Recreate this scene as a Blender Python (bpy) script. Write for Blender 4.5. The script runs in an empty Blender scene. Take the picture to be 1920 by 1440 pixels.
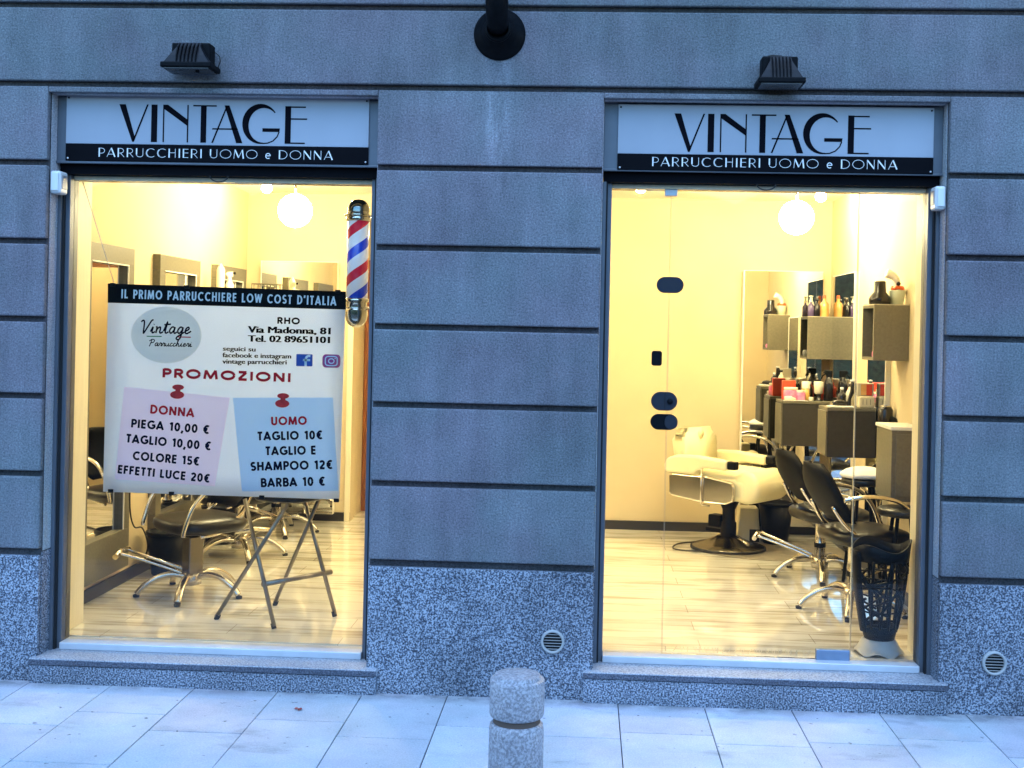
import bpy, bmesh, math, random
from mathutils import Vector, Matrix
random.seed(7)
PI = math.pi
S = bpy.context.scene
COL = S.collection

# ------------------------------------------------------------------ camera
F, CX, CY, DIST, CAMH = 2200.0, 995.0, 620.0, 5.5, 1.7275
YAW, ROLL = math.atan(F / 45500.0), 0.0212
fw = Vector((-math.sin(YAW), math.cos(YAW), 0)); r0 = Vector((math.cos(YAW), math.sin(YAW), 0)); u0 = Vector((0, 0, 1))
rt = r0 * math.cos(ROLL) + u0 * math.sin(ROLL); up = u0 * math.cos(ROLL) - r0 * math.sin(ROLL)
cd = bpy.data.cameras.new('camera'); cam = bpy.data.objects.new('camera', cd); COL.objects.link(cam)
cam.matrix_world = Matrix(((rt.x, up.x, -fw.x, 0), (rt.y, up.y, -fw.y, -DIST), (rt.z, up.z, -fw.z, CAMH), (0, 0, 0, 1)))
cd.sensor_width = 36; cd.lens = F / 1920 * 36
cd.shift_x = -(CX - 960) / 1920; cd.shift_y = (CY - 720) / 1920
cd.clip_start = 0.05; cd.clip_end = 500
S.camera = cam

# ------------------------------------------------------------------ world, sun, exposure
W = bpy.data.worlds.new('World'); S.world = W; W.use_nodes = True
wn = W.node_tree.nodes; wl = W.node_tree.links
bg = wn['Background']
sky = wn.new('ShaderNodeTexSky'); sky.sky_type = 'NISHITA'; sky.sun_disc = False
SUN_EL, SUN_ROT = math.radians(62), math.radians(180)
sky.sun_elevation = SUN_EL; sky.sun_rotation = SUN_ROT
sky.ozone_density = 4.0; sky.air_density = 1.2; sky.dust_density = 0.3
hs = wn.new('ShaderNodeHueSaturation'); hs.inputs['Saturation'].default_value = 1.3
wl.new(sky.outputs[0], hs.inputs['Color']); wl.new(hs.outputs[0], bg.inputs[0])
bg.inputs[1].default_value = 0.10
sl = bpy.data.lights.new('sun', 'SUN'); sl.energy = 0.5; sl.angle = math.radians(70); sl.color = (.56, .78, 1)
so = bpy.data.objects.new('sun', sl); COL.objects.link(so)
so.rotation_euler = Vector((0, math.cos(SUN_EL), -math.sin(SUN_EL))).to_track_quat('-Z', 'Y').to_euler()
S.view_settings.view_transform = 'Standard'; S.view_settings.look = 'None'; S.view_settings.gamma = 1
S.view_settings.exposure = 2.28
S.cycles.use_denoising = True
S.cycles.max_bounces = 10; S.cycles.transparent_max_bounces = 16; S.cycles.caustics_reflective = False; S.cycles.caustics_refractive = False
S.cycles.sample_clamp_indirect = 6.0
LAMP = 34.0          # radiance of the globe lamps
SPOT = 88.0

# ------------------------------------------------------------------ materials
M = {}
def mat(name, col, rough=0.6, metal=0.0, var=0.0, vscale=20.0, bump=0.0, bscale=150.0, spec=0.5, stretch=None, emit=None, estr=0.0, coat=0.0, detail=4.0, col2=None):
    m = bpy.data.materials.new(name); m.use_nodes = True
    nt = m.node_tree; n = nt.nodes; l = nt.links; p = n['Principled BSDF']
    p.inputs['Base Color'].default_value = (*col, 1); p.inputs['Roughness'].default_value = rough
    p.inputs['Metallic'].default_value = metal; p.inputs['Specular IOR Level'].default_value = spec
    if coat: p.inputs['Coat Weight'].default_value = coat; p.inputs['Coat Roughness'].default_value = 0.05
    if emit: p.inputs['Emission Color'].default_value = (*emit, 1); p.inputs['Emission Strength'].default_value = estr
    tc = n.new('ShaderNodeTexCoord'); src = tc.outputs['Object']
    if stretch:
        mp = n.new('ShaderNodeMapping'); mp.inputs['Scale'].default_value = stretch; l.new(src, mp.inputs[0]); src = mp.outputs[0]
    if var or col2:
        nz = n.new('ShaderNodeTexNoise'); nz.inputs['Scale'].default_value = vscale; nz.inputs['Detail'].default_value = detail; l.new(src, nz.inputs['Vector'])
        cr = n.new('ShaderNodeValToRGB'); e = cr.color_ramp.elements
        e[0].position = 0.3; e[1].position = 0.7
        a = tuple(max(0, c * (1 - var)) for c in col); b = col2 if col2 else tuple(min(1, c * (1 + var)) for c in col)
        e[0].color = (*a, 1); e[1].color = (*b, 1)
        l.new(nz.outputs['Fac'], cr.inputs[0]); l.new(cr.outputs[0], p.inputs['Base Color'])
    if bump:
        bz = n.new('ShaderNodeTexNoise'); bz.inputs['Scale'].default_value = bscale; bz.inputs['Detail'].default_value = 3; l.new(src, bz.inputs['Vector'])
        bp = n.new('ShaderNodeBump'); bp.inputs['Strength'].default_value = bump; bp.inputs['Distance'].default_value = 0.004
        l.new(bz.outputs['Fac'], bp.inputs['Height']); l.new(bp.outputs[0], p.inputs['Normal'])
    M[name] = m
    return m

def N(nt, t, **k):
    x = nt.nodes.new(t)
    for a, b in k.items():
        setattr(x, a, b)
    return x

def speckle(name, dark, mid, light, scale=62.0, rough=0.5, bump=0.15, big=0.25, pos=(.38, .5, .64), wear=None):
    """granite: fleck noise pushed to high contrast with slow mottling on top"""
    m = mat(name, mid, rough); nt = m.node_tree; l = nt.links; p = nt.nodes['Principled BSDF']
    tc = N(nt, 'ShaderNodeTexCoord')
    a = N(nt, 'ShaderNodeTexNoise'); a.inputs['Scale'].default_value = scale; a.inputs['Detail'].default_value = 2.5; a.inputs['Roughness'].default_value = .6
    b = N(nt, 'ShaderNodeTexNoise'); b.inputs['Scale'].default_value = 2.3; b.inputs['Detail'].default_value = 5
    l.new(tc.outputs['Object'], a.inputs['Vector']); l.new(tc.outputs['Object'], b.inputs['Vector'])
    cr = N(nt, 'ShaderNodeValToRGB'); e = cr.color_ramp.elements
    e[0].position = pos[0]; e[0].color = (*dark, 1); e[1].position = pos[2]; e[1].color = (*light, 1)
    k = e.new(pos[1]); k.color = (*mid, 1)
    l.new(a.outputs['Fac'], cr.inputs[0])
    mr = N(nt, 'ShaderNodeMapRange'); mr.inputs[1].default_value = .3; mr.inputs[2].default_value = .7; mr.inputs[3].default_value = 1 - big; mr.inputs[4].default_value = 1 + big
    l.new(b.outputs['Fac'], mr.inputs[0])
    mx = N(nt, 'ShaderNodeVectorMath', operation='SCALE'); l.new(cr.outputs[0], mx.inputs[0]); l.new(mr.outputs[0], mx.inputs['Scale'])
    l.new(mx.outputs[0], p.inputs['Base Color'])
    bp = N(nt, 'ShaderNodeBump'); bp.inputs['Strength'].default_value = bump; bp.inputs['Distance'].default_value = .003
    l.new(a.outputs['Fac'], bp.inputs['Height']); l.new(bp.outputs[0], p.inputs['Normal'])
    return m

def stucco(name, col):
    m = mat(name, col, .85); nt = m.node_tree; l = nt.links; p = nt.nodes['Principled BSDF']; p.inputs['Specular IOR Level'].default_value = .25
    tc = N(nt, 'ShaderNodeTexCoord')
    def nz(scale, det, sc=None):
        x = N(nt, 'ShaderNodeTexNoise'); x.inputs['Scale'].default_value = scale; x.inputs['Detail'].default_value = det; x.inputs['Roughness'].default_value = .65
        if sc:
            mp = N(nt, 'ShaderNodeMapping'); mp.inputs['Scale'].default_value = sc; l.new(tc.outputs['Object'], mp.inputs[0]); l.new(mp.outputs[0], x.inputs['Vector'])
        else: l.new(tc.outputs['Object'], x.inputs['Vector'])
        return x
    def rng(x, lo, hi, a=.3, b=.7):
        r = N(nt, 'ShaderNodeMapRange'); r.inputs[1].default_value = a; r.inputs[2].default_value = b; r.inputs[3].default_value = lo; r.inputs[4].default_value = hi
        l.new(x.outputs['Fac'], r.inputs[0]); return r
    big = rng(nz(2.2, 6), .78, 1.2); fine = rng(nz(120, 2), .62, 1.38); streak = rng(nz(3, 5, (3.5, 3.5, .5)), .86, 1.12)
    m1 = N(nt, 'ShaderNodeMath', operation='MULTIPLY'); l.new(big.outputs[0], m1.inputs[0]); l.new(fine.outputs[0], m1.inputs[1])
    m2 = N(nt, 'ShaderNodeMath', operation='MULTIPLY'); l.new(m1.outputs[0], m2.inputs[0]); l.new(streak.outputs[0], m2.inputs[1])
    hue = nz(1.3, 3); cr = N(nt, 'ShaderNodeValToRGB'); e = cr.color_ramp.elements; e[0].position = .38; e[1].position = .62
    e[0].color = (col[0] * .93, col[1] * 1.02, col[2] * 1.0, 1); e[1].color = (col[0] * 1.07, col[1] * .98, col[2] * 1.02, 1)
    l.new(hue.outputs['Fac'], cr.inputs[0])
    at = N(nt, 'ShaderNodeAttribute', attribute_name='tone'); ad = N(nt, 'ShaderNodeMath', operation='ADD'); ad.inputs[1].default_value = 1; l.new(at.outputs['Fac'], ad.inputs[0])
    m3 = N(nt, 'ShaderNodeMath', operation='MULTIPLY'); l.new(m2.outputs[0], m3.inputs[0]); l.new(ad.outputs[0], m3.inputs[1])
    v = N(nt, 'ShaderNodeVectorMath', operation='SCALE'); l.new(cr.outputs[0], v.inputs[0]); l.new(m3.outputs[0], v.inputs['Scale']); l.new(v.outputs[0], p.inputs['Base Color'])
    sp = N(nt, 'ShaderNodeSeparateXYZ'); l.new(tc.outputs['Object'], sp.inputs[0])
    def mth(op, a, b):
        x = N(nt, 'ShaderNodeMath', operation=op)
        for i, q in enumerate((a, b)):
            if isinstance(q, (int, float)): x.inputs[i].default_value = q
            else: l.new(q, x.inputs[i])
        return x.outputs[0]
    def ramp(v, a, b, lo, hi):
        r = N(nt, 'ShaderNodeMapRange'); r.interpolation_type = 'SMOOTHSTEP'; l.new(v, r.inputs[0])
        for i, q in zip((1, 2, 3, 4), (a, b, lo, hi)): r.inputs[i].default_value = q
        return r.outputs[0]
    msk = mth('MULTIPLY', ramp(mth('ABSOLUTE', mth('ADD', sp.outputs['X'], .44), 0), .02, .085, 1, 0), mth('MULTIPLY', ramp(sp.outputs['Z'], 2.2, 2.75, 0, 1), ramp(sp.outputs['Z'], 2.98, 3.02, 1, 0)))
    stn = mth('ADD', 1.0, mth('MULTIPLY', mth('MULTIPLY', msk, ramp(nz(9, 5, (1.6, 1, .35)).outputs['Fac'], .38, .62, 0, 1)), .55))
    v2 = N(nt, 'ShaderNodeVectorMath', operation='SCALE'); l.new(v.outputs[0], v2.inputs[0]); l.new(stn, v2.inputs['Scale']); l.new(v2.outputs[0], p.inputs['Base Color'])
    bz = nz(170, 3); bp = N(nt, 'ShaderNodeBump'); bp.inputs['Strength'].default_value = .8; bp.inputs['Distance'].default_value = .006
    l.new(bz.outputs['Fac'], bp.inputs['Height']); l.new(bp.outputs[0], p.inputs['Normal'])
    return m

stucco('stucco', (.160, .165, .183))
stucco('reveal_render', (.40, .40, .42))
stucco('groove', (.072, .066, .07))
speckle('granite', (.02, .026, .042), (.115, .135, .175), (.36, .395, .45), scale=125, pos=(.385, .49, .61), big=.3)
speckle('granite_slab', (.16, .17, .2), (.3, .31, .34), (.42, .43, .46), scale=120, bump=.06)
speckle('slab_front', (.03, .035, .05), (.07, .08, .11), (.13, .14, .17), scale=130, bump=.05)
speckle('bollard_stone', (.22, .21, .225), (.33, .32, .345), (.47, .46, .485), scale=110, bump=.3, big=.35)
mat('groove_brown', (.12, .08, .06), .9)
mat('joint_dirt', (.035, .035, .04), .95)
mat('asphalt', (.05, .05, .052), .9, var=.3, vscale=120, bump=.4)
mat('alu_blue', (.115, .13, .155), .45, .3, var=.08, vscale=8)
mat('alu_pale', (.60, .61, .63), .4, .2, var=.06, vscale=10)
mat('sign_white', (.31, .33, .385), .3, var=.06, vscale=2.5)
mat('sign_black', (.003, .003, .005), .6, spec=.06)
mat('ink_black', (.003, .003, .006), .7, spec=.05)
mat('ink_white', (.8, .8, .8), .5)
mat('ink_navy', (.004, .005, .022), .7, spec=.05)
mat('ink_red', (.60, .015, .03), .6, spec=.1)
mat('ink_green', (.05, .25, .12), .5)
mat('pin_red', (.75, .03, .03), .35, var=.25, vscale=30)
mat('fb_blue', (.03, .08, .36), .5)
mat('ig_purple', (.36, .03, .26), .5, col2=(.75, .12, .12), vscale=9)
def printed(name, col, tr):
    m = mat(name, col, .6, var=.04, vscale=4); nt = m.node_tree; l = nt.links; p = nt.nodes['Principled BSDF']
    t_ = N(nt, 'ShaderNodeBsdfTranslucent'); mx = N(nt, 'ShaderNodeMixShader'); mx.inputs[0].default_value = tr
    t_.inputs[0].default_value = (*[c ** .6 for c in col], 1); l.new(p.outputs[0], mx.inputs[1]); l.new(t_.outputs[0], mx.inputs[2]); l.new(mx.outputs[0], nt.nodes['Material Output'].inputs[0])
printed('banner_sheet', (.79, .87, .99), .52); printed('note_pink', (.95, .77, .93), .82); printed('note_blue', (.42, .70, .99), .78); printed('logo_disc', (.66, .72, .74), .60)
mat('black_metal', (.004, .0045, .006), .5, var=.3, vscale=40, spec=.07)
mat('rubber', (.012, .012, .014), .75)
mat('lamp_glass', (.06, .06, .065), .25)
mat('fin_metal', (.010, .011, .015), .45, spec=.2)
mat('switch_white', (.7, .7, .7), .4)
mat('switch_grey', (.25, .25, .27), .4)
mat('vent_white', (.36, .36, .35), .5)
mat('dark_hole', (.008, .008, .01), .9)
mat('interior_wall', (.62, .51, .32), .75, var=.04, vscale=3, bump=.08, bscale=90)
mat('ceiling_paint', (.82, .78, .68), .8, var=.03, vscale=3)
mat('jamb_cream', (.80, .72, .52), .5, var=.05, vscale=6, stretch=(8, 8, .6))
mat('skirting', (.02, .018, .016), .4)
mat('wood_door', (.26, .09, .03), .4, var=.3, vscale=6, stretch=(9, 9, .5))
mat('taupe', (.15, .135, .093), .5, var=.12, vscale=60, bump=.05)
mat('glass_rim', (.25, .24, .17), .3)
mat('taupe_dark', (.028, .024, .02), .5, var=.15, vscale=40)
mat('console_top', (.55, .50, .38), .35)
mat('white_edge', (.85, .82, .72), .4)
mat('mirror', (.86, .87, .86), .015, 1.0)
mat('chrome', (.66, .62, .55), .13, 1.0)
mat('chrome_soft', (.58, .54, .47), .24, 1.0, var=.1, vscale=8)
mat('black_shell', (.005, .005, .005), .6, spec=.12, var=.2, vscale=20)
mat('dark_steel', (.22, .2, .17), .25, 1.0)
mat('black_leather', (.006, .0055, .005), .34, var=.2, vscale=14, bump=.06, bscale=60, spec=.4)
mat('cream_leather', (.88, .80, .50), .42, var=.05, vscale=8, bump=.06, bscale=70)
mat('black_plastic', (.006, .0065, .008), .42, var=.2, vscale=30, spec=.12)
mat('grey_plastic', (.42, .43, .43), .4, var=.06, vscale=12)
mat('white_cloth', (.82, .80, .74), .8, var=.05, vscale=18, bump=.2, bscale=40)
mat('cream_plastic', (.78, .70, .48), .45, var=.04, vscale=8)
mat('orange_liquid', (.75, .30, .07), .2, col2=(.9, .55, .2), vscale=8, coat=.4)
mat('orange_deep', (.7, .11, .02), .3)
mat('purple_bottle', (.10, .07, .18), .25, coat=.3)
mat('dark_bottle', (.008, .006, .008), .22, spec=.5)
mat('pale_bottle', (.78, .74, .60), .35)
mat('mint_cup', (.70, .76, .60), .45)
mat('pink_pack', (.72, .10, .30), .4, col2=(.85, .35, .5), vscale=18)
mat('red_box', (.75, .07, .03), .4)
mat('amber_jar', (.55, .33, .08), .3)
mat('lock_dark', (.004, .005, .007), .5, spec=.1)
mat('lock_blue', (.022, .025, .034), .5, spec=.2)
mat('patch_blue', (.22, .29, .40), .4, .5, var=.08, vscale=20)
mat('tube_steel', (.20, .18, .15), .32, .85, var=.2, vscale=14)
mat('cable', (.01, .01, .01), .5)
mat('mat_grey', (.22, .19, .145), .6, var=.2, vscale=9)
mat('globe', (1, 1, 1), .5, emit=(1, .83, .47), estr=LAMP)
mat('spot', (1, 1, 1), .5, emit=(1, .83, .47), estr=SPOT)
mat('dome_glass', (.35, .33, .28), .08, .9)
mat('ivy', (.05, .075, .04), .7, var=.6, vscale=9, bump=1.0, bscale=14)
mat('ghost_film', (.72, .66, .5), .6)
mat('leaf_red', (.3, .03, .04), .7)

def floor_mat():
    m = mat('laminate', (.5, .4, .26), .09, coat=.6); nt = m.node_tree; l = nt.links; p = nt.nodes['Principled BSDF']
    tc = N(nt, 'ShaderNodeTexCoord')
    def nz(sc, s, d, rough=.6):
        mp = N(nt, 'ShaderNodeMapping'); mp.inputs['Scale'].default_value = sc; l.new(tc.outputs['Object'], mp.inputs[0])
        x = N(nt, 'ShaderNodeTexNoise'); x.inputs['Scale'].default_value = s; x.inputs['Detail'].default_value = d; x.inputs['Roughness'].default_value = rough
        l.new(mp.outputs[0], x.inputs['Vector']); return x
    a = nz((1.2, 13, 1), 1.6, 6); b = nz((.5, 5, 1), 2.0, 3)
    ad = N(nt, 'ShaderNodeMath', operation='ADD'); l.new(a.outputs['Fac'], ad.inputs[0]); l.new(b.outputs['Fac'], ad.inputs[1])
    cr = N(nt, 'ShaderNodeValToRGB'); e = cr.color_ramp.elements; e[0].position = .78; e[0].color = (.54, .49, .38, 1); e[1].position = 1.15; e[1].color = (.92, .89, .78, 1)
    k = e.new(.96); k.color = (.83, .785, .65, 1)
    dv = N(nt, 'ShaderNodeMath', operation='MULTIPLY'); dv.inputs[1].default_value = 1.0
    l.new(ad.outputs[0], dv.inputs[0]); l.new(dv.outputs[0], cr.inputs[0])
    # plank seams
    br = N(nt, 'ShaderNodeTexBrick'); br.inputs['Scale'].default_value = 1.0; br.inputs['Mortar Size'].default_value = .0022; br.inputs['Brick Width'].default_value = 1.2; br.inputs['Row Height'].default_value = .19
    br.inputs['Color1'].default_value = (1, 1, 1, 1); br.inputs['Color2'].default_value = (.86, .86, .86, 1); br.inputs['Mortar'].default_value = (.55, .5, .45, 1)
    l.new(tc.outputs['Object'], br.inputs['Vector'])
    mx = N(nt, 'ShaderNodeVectorMath', operation='MULTIPLY'); l.new(cr.outputs[0], mx.inputs[0]); l.new(br.outputs['Color'], mx.inputs[1]); l.new(mx.outputs[0], p.inputs['Base Color'])
floor_mat()

def paver_mat():
    m = mat('paver', (.4, .42, .45), .7); nt = m.node_tree; l = nt.links; p = nt.nodes['Principled BSDF']
    tc = N(nt, 'ShaderNodeTexCoord'); at = N(nt, 'ShaderNodeAttribute', attribute_name='tone')
    def nz(s, d, sc=(1, 1, 1)):
        mp = N(nt, 'ShaderNodeMapping'); mp.inputs['Scale'].default_value = sc; l.new(tc.outputs['Object'], mp.inputs[0])
        x = N(nt, 'ShaderNodeTexNoise'); x.inputs['Scale'].default_value = s; x.inputs['Detail'].default_value = d; x.inputs['Roughness'].default_value = .65
        l.new(mp.outputs[0], x.inputs['Vector']); return x
    def rng(x, a, b, lo, hi):
        r = N(nt, 'ShaderNodeMapRange'); r.inputs[1].default_value = a; r.inputs[2].default_value = b; r.inputs[3].default_value = lo; r.inputs[4].default_value = hi; l.new(x, r.inputs[0]); return r
    fine = rng(nz(140, 2).outputs['Fac'], .3, .7, .84, 1.14); big = rng(nz(2.4, 6).outputs['Fac'], .3, .7, .82, 1.12)
    spots = rng(nz(21, 2).outputs['Fac'], .69, .74, 1, .3)
    wet = rng(nz(1.9, 4, (1, 2.2, 1)).outputs['Fac'], .58, .72, 1, .66)
    def mul(a, b):
        x = N(nt, 'ShaderNodeMath', operation='MULTIPLY'); l.new(a, x.inputs[0]); l.new(b, x.inputs[1]); return x.outputs[0]
    sx = N(nt, 'ShaderNodeSeparateXYZ'); l.new(tc.outputs['Object'], sx.inputs[0])
    edge = rng(sx.outputs['Y'], -.13, -.03, 0, 1); grit = rng(nz(7, 5).outputs['Fac'], .35, .6, .15, .6)
    ed = N(nt, 'ShaderNodeMath', operation='SUBTRACT'); ed.inputs[0].default_value = 1; l.new(mul(edge.outputs[0], grit.outputs[0]), ed.inputs[1])
    gum = rng(nz(17, 1).outputs['Fac'], .765, .785, 1, .45)
    t = mul(mul(mul(ed.outputs[0], gum.outputs[0]), mul(mul(fine.outputs[0], big.outputs[0]), mul(spots.outputs[0], wet.outputs[0]))), at.outputs['Fac'])
    hue = N(nt, 'ShaderNodeValToRGB'); e = hue.color_ramp.elements; e[0].position = .4; e[1].position = .62; e[0].color = (.47, .50, .53, 1); e[1].color = (.55, .52, .57, 1)
    l.new(nz(1.4, 3).outputs['Fac'], hue.inputs[0])
    v = N(nt, 'ShaderNodeVectorMath', operation='SCALE'); l.new(hue.outputs[0], v.inputs[0]); l.new(t, v.inputs['Scale']); l.new(v.outputs[0], p.inputs['Base Color'])
    bp = N(nt, 'ShaderNodeBump'); bp.inputs['Strength'].default_value = .25; bp.inputs['Distance'].default_value = .003
    l.new(nz(160, 3).outputs['Fac'], bp.inputs['Height']); l.new(bp.outputs[0], p.inputs['Normal'])
paver_mat()

def glass_mat():
    m = bpy.data.materials.new('glass'); m.use_nodes = True; nt = m.node_tree; l = nt.links; nt.nodes.remove(nt.nodes['Principled BSDF'])
    t = N(nt, 'ShaderNodeBsdfTransparent'); t.inputs[0].default_value = (.97, .985, .975, 1)
    g = N(nt, 'ShaderNodeBsdfGlossy'); g.inputs['Roughness'].default_value = .01; g.inputs[0].default_value = (.9, .95, 1, 1)
    fr = N(nt, 'ShaderNodeFresnel'); fr.inputs[0].default_value = 1.3
    mx = N(nt, 'ShaderNodeMixShader'); l.new(fr.outputs[0], mx.inputs[0]); l.new(t.outputs[0], mx.inputs[1]); l.new(g.outputs[0], mx.inputs[2])
    l.new(mx.outputs[0], nt.nodes['Material Output'].inputs[0]); M['glass'] = m
glass_mat()

def pole_mat():
    m = mat('pole_stripes', (.9, .9, .9), .25, coat=.4); nt = m.node_tree; l = nt.links; p = nt.nodes['Principled BSDF']
    tc = N(nt, 'ShaderNodeTexCoord'); gr = N(nt, 'ShaderNodeTexGradient', gradient_type='RADIAL'); l.new(tc.outputs['Object'], gr.inputs[0])
    sp = N(nt, 'ShaderNodeSeparateXYZ'); l.new(tc.outputs['Object'], sp.inputs[0])
    def mth(op, a, b=None, bv=None):
        x = N(nt, 'ShaderNodeMath', operation=op); l.new(a, x.inputs[0])
        if b: l.new(b, x.inputs[1])
        elif bv is not None: x.inputs[1].default_value = bv
        return x.outputs[0]
    ph = mth('FRACT', mth('ADD', mth('SUBTRACT', mth('MULTIPLY', sp.outputs['Z'], bv=1 / .235), gr.outputs['Fac']), bv=5.92))
    cr = N(nt, 'ShaderNodeValToRGB'); cr.color_ramp.interpolation = 'CONSTANT'; e = cr.color_ramp.elements
    e[0].position = 0; e[0].color = (.8, .8, .82, 1); e[1].position = .24; e[1].color = (.65, .02, .05, 1)
    for pos, c in ((.47, (.8, .8, .82, 1)), (.74, (.01, .05, .55, 1)), (.97, (.8, .8, .82, 1))):
        k = e.new(pos); k.color = c
    l.new(ph, cr.inputs[0]); l.new(cr.outputs[0], p.inputs['Base Color']); l.new(cr.outputs[0], p.inputs['Emission Color']); p.inputs['Emission Strength'].default_value = .05
pole_mat()

# ------------------------------------------------------------------ mesh helpers (all in world coordinates unless built at the origin)
class B:
    def __init__(s): s.bm = bmesh.new()
    def box(s, x0, x1, y0, y1, z0, z1, bev=0.0, seg=2, rot=None, mi=0, smooth=False):
        bm = bmesh.new(); bmesh.ops.create_cube(bm, size=1)
        for v in bm.verts: v.co = Vector((x0 + (v.co.x + .5) * (x1 - x0), y0 + (v.co.y + .5) * (y1 - y0), z0 + (v.co.z + .5) * (z1 - z0)))
        if bev: bmesh.ops.bevel(bm, geom=bm.edges[:] + bm.verts[:], offset=bev, segments=seg, affect='EDGES', profile=.5)
        if rot:
            c = Vector(((x0 + x1) / 2, (y0 + y1) / 2, (z0 + z1) / 2)); bmesh.ops.rotate(bm, verts=bm.verts, cent=c, matrix=rot)
        for f in bm.faces: f.material_index = mi; f.smooth = smooth
        s.merge(bm); return s
    def merge(s, bm, mtx=None):
        me = bpy.data.meshes.new('tmp')
        if mtx: bmesh.ops.transform(bm, matrix=mtx, verts=bm.verts)
        bm.to_mesh(me); bm.free(); s.bm.from_mesh(me); bpy.data.meshes.remove(me)
    def tube(s, pts, r, n=10, mi=0, caps=True, flat=1.0):
        pts = [Vector(p) for p in pts]; rs = r if isinstance(r, (list, tuple)) else [r] * len(pts)
        rings = []; prev = None
        for i, p in enumerate(pts):
            t = (pts[min(i + 1, len(pts) - 1)] - pts[max(i - 1, 0)]).normalized()
            if prev is None:
                a = Vector((0, 0, 1)) if abs(t.z) < .9 else Vector((1, 0, 0)); nrm = (a - t * a.dot(t)).normalized()
            else: nrm = (prev - t * prev.dot(t)).normalized()
            prev = nrm; bi = t.cross(nrm)
            rings.append([s.bm.verts.new(p + (nrm * math.cos(2 * PI * k / n) * flat + bi * math.sin(2 * PI * k / n)) * rs[i]) for k in range(n)])
        for i in range(len(rings) - 1):
            for k in range(n):
                f = s.bm.faces.new((rings[i][k], rings[i][(k + 1) % n], rings[i + 1][(k + 1) % n], rings[i + 1][k])); f.smooth = True; f.material_index = mi
        if caps:
            for q in (rings[0][::-1], rings[-1]):
                f = s.bm.faces.new(q); f.material_index = mi
        return s
    def lathe(s, prof, c=(0, 0, 0), n=28, axis='z', mi=0, smooth=True, sx=1.0, sy=1.0):
        """prof: list of (radius, height) along the axis"""
        c = Vector(c); rings = []
        def pt(r, h, a):
            x, y = math.cos(a) * r * sx, math.sin(a) * r * sy
            return c + (Vector((x, y, h)) if axis == 'z' else Vector((x, h, y)) if axis == 'y' else Vector((h, x, y)))
        for r, h in prof:
            rings.append([s.bm.verts.new(pt(r, h, 2 * PI * k / n)) for k in range(n)] if r > 1e-6 else [s.bm.verts.new(pt(0, h, 0))])
        for i in range(len(rings) - 1):
            a, b = rings[i], rings[i + 1]
            for k in range(n):
                if len(a) == 1 and len(b) == 1: continue
                if len(a) == 1: q = (a[0], b[k], b[(k + 1) % n])
                elif len(b) == 1: q = (a[k], a[(k + 1) % n], b[0])
                else: q = (a[k], a[(k + 1) % n], b[(k + 1) % n], b[k])
                f = s.bm.faces.new(q); f.smooth = smooth; f.material_index = mi
        return s
    def prism(s, poly, a, b, plane='xz', mi=0):
        """poly in a plane, extruded from a to b along the third axis"""
        def P(p, h): return Vector((p[0], h, p[1])) if plane == 'xz' else Vector((p[0], p[1], h)) if plane == 'xy' else Vector((h, p[0], p[1]))
        A = [s.bm.verts.new(P(p, a)) for p in poly]; Bv = [s.bm.verts.new(P(p, b)) for p in poly]
        n = len(poly)
        for q in (A, Bv[::-1]): s.bm.faces.new(q).material_index = mi
        for i in range(n): s.bm.faces.new((A[i], Bv[i], Bv[(i + 1) % n], A[(i + 1) % n])).material_index = mi
        return s
    def stroke(s, pts, w, y, mi=0):
        """flat ribbon in the xz plane at depth y; w single or per point"""
        n = len(pts); ws = w if isinstance(w, (list, tuple)) else [w] * n; L = []; R = []
        for i, (x, z) in enumerate(pts):
            a = pts[max(i - 1, 0)]; b = pts[min(i + 1, n - 1)]; dx, dz = b[0] - a[0], b[1] - a[1]; d = math.hypot(dx, dz) or 1
            nx, nz = -dz / d * ws[i] / 2, dx / d * ws[i] / 2
            L.append(s.bm.verts.new((x + nx, y, z + nz))); R.append(s.bm.verts.new((x - nx, y, z - nz)))
        for i in range(n - 1): s.bm.faces.new((L[i], L[i + 1], R[i + 1], R[i])).material_index = mi
        return s
    def poly(s, pts, mi=0):
        s.bm.faces.new([s.bm.verts.new(p) for p in pts]).material_index = mi; return s

def link(name, bmb, m, parent=None, bevel=0, sub=0, autos=False):
    bm = bmb.bm if isinstance(bmb, B) else bmb
    bmesh.ops.recalc_face_normals(bm, faces=bm.faces)
    off = Vector((0, 0, 0)); p = parent
    while p: off += p.location; p = p.parent
    if parent and off.length: bmesh.ops.translate(bm, verts=bm.verts, vec=-off)
    me = bpy.data.meshes.new(name); bm.to_mesh(me); bm.free()
    for x in (m if isinstance(m, (list, tuple)) else [m]): me.materials.append(M[x])
    o = bpy.data.objects.new(name, me); COL.objects.link(o)
    if parent: o.parent = parent
    if bevel:
        md = o.modifiers.new('bevel', 'BEVEL'); md.width = bevel; md.segments = 2; md.limit_method = 'ANGLE'
    if sub:
        md = o.modifiers.new('sub', 'SUBSURF'); md.levels = sub; md.render_levels = sub
    return o
obj = link
def tag(o, label, cat, group=None):
    o['label'] = label; o['category'] = cat
    if group: o['group'] = group
    return o
def thing(name, label, cat, loc, group=None):
    o = bpy.data.objects.new(name, None); COL.objects.link(o); o.location = loc; o.empty_display_size = .1
    return tag(o, label, cat, group)
def solo(name, bm, m, label, cat, loc=None, group=None, **k):
    """a thing that is one mesh, its origin at loc"""
    if loc: bmesh.ops.translate(bm.bm, verts=bm.bm.verts, vec=-Vector(loc))
    o = link(name, bm, m, None, **k)
    if loc: o.location = loc
    return tag(o, label, cat, group)
def struct(name, bm, m, **k):
    o = link(name, bm, m, None, **k); o['kind'] = 'structure'; return o
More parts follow.
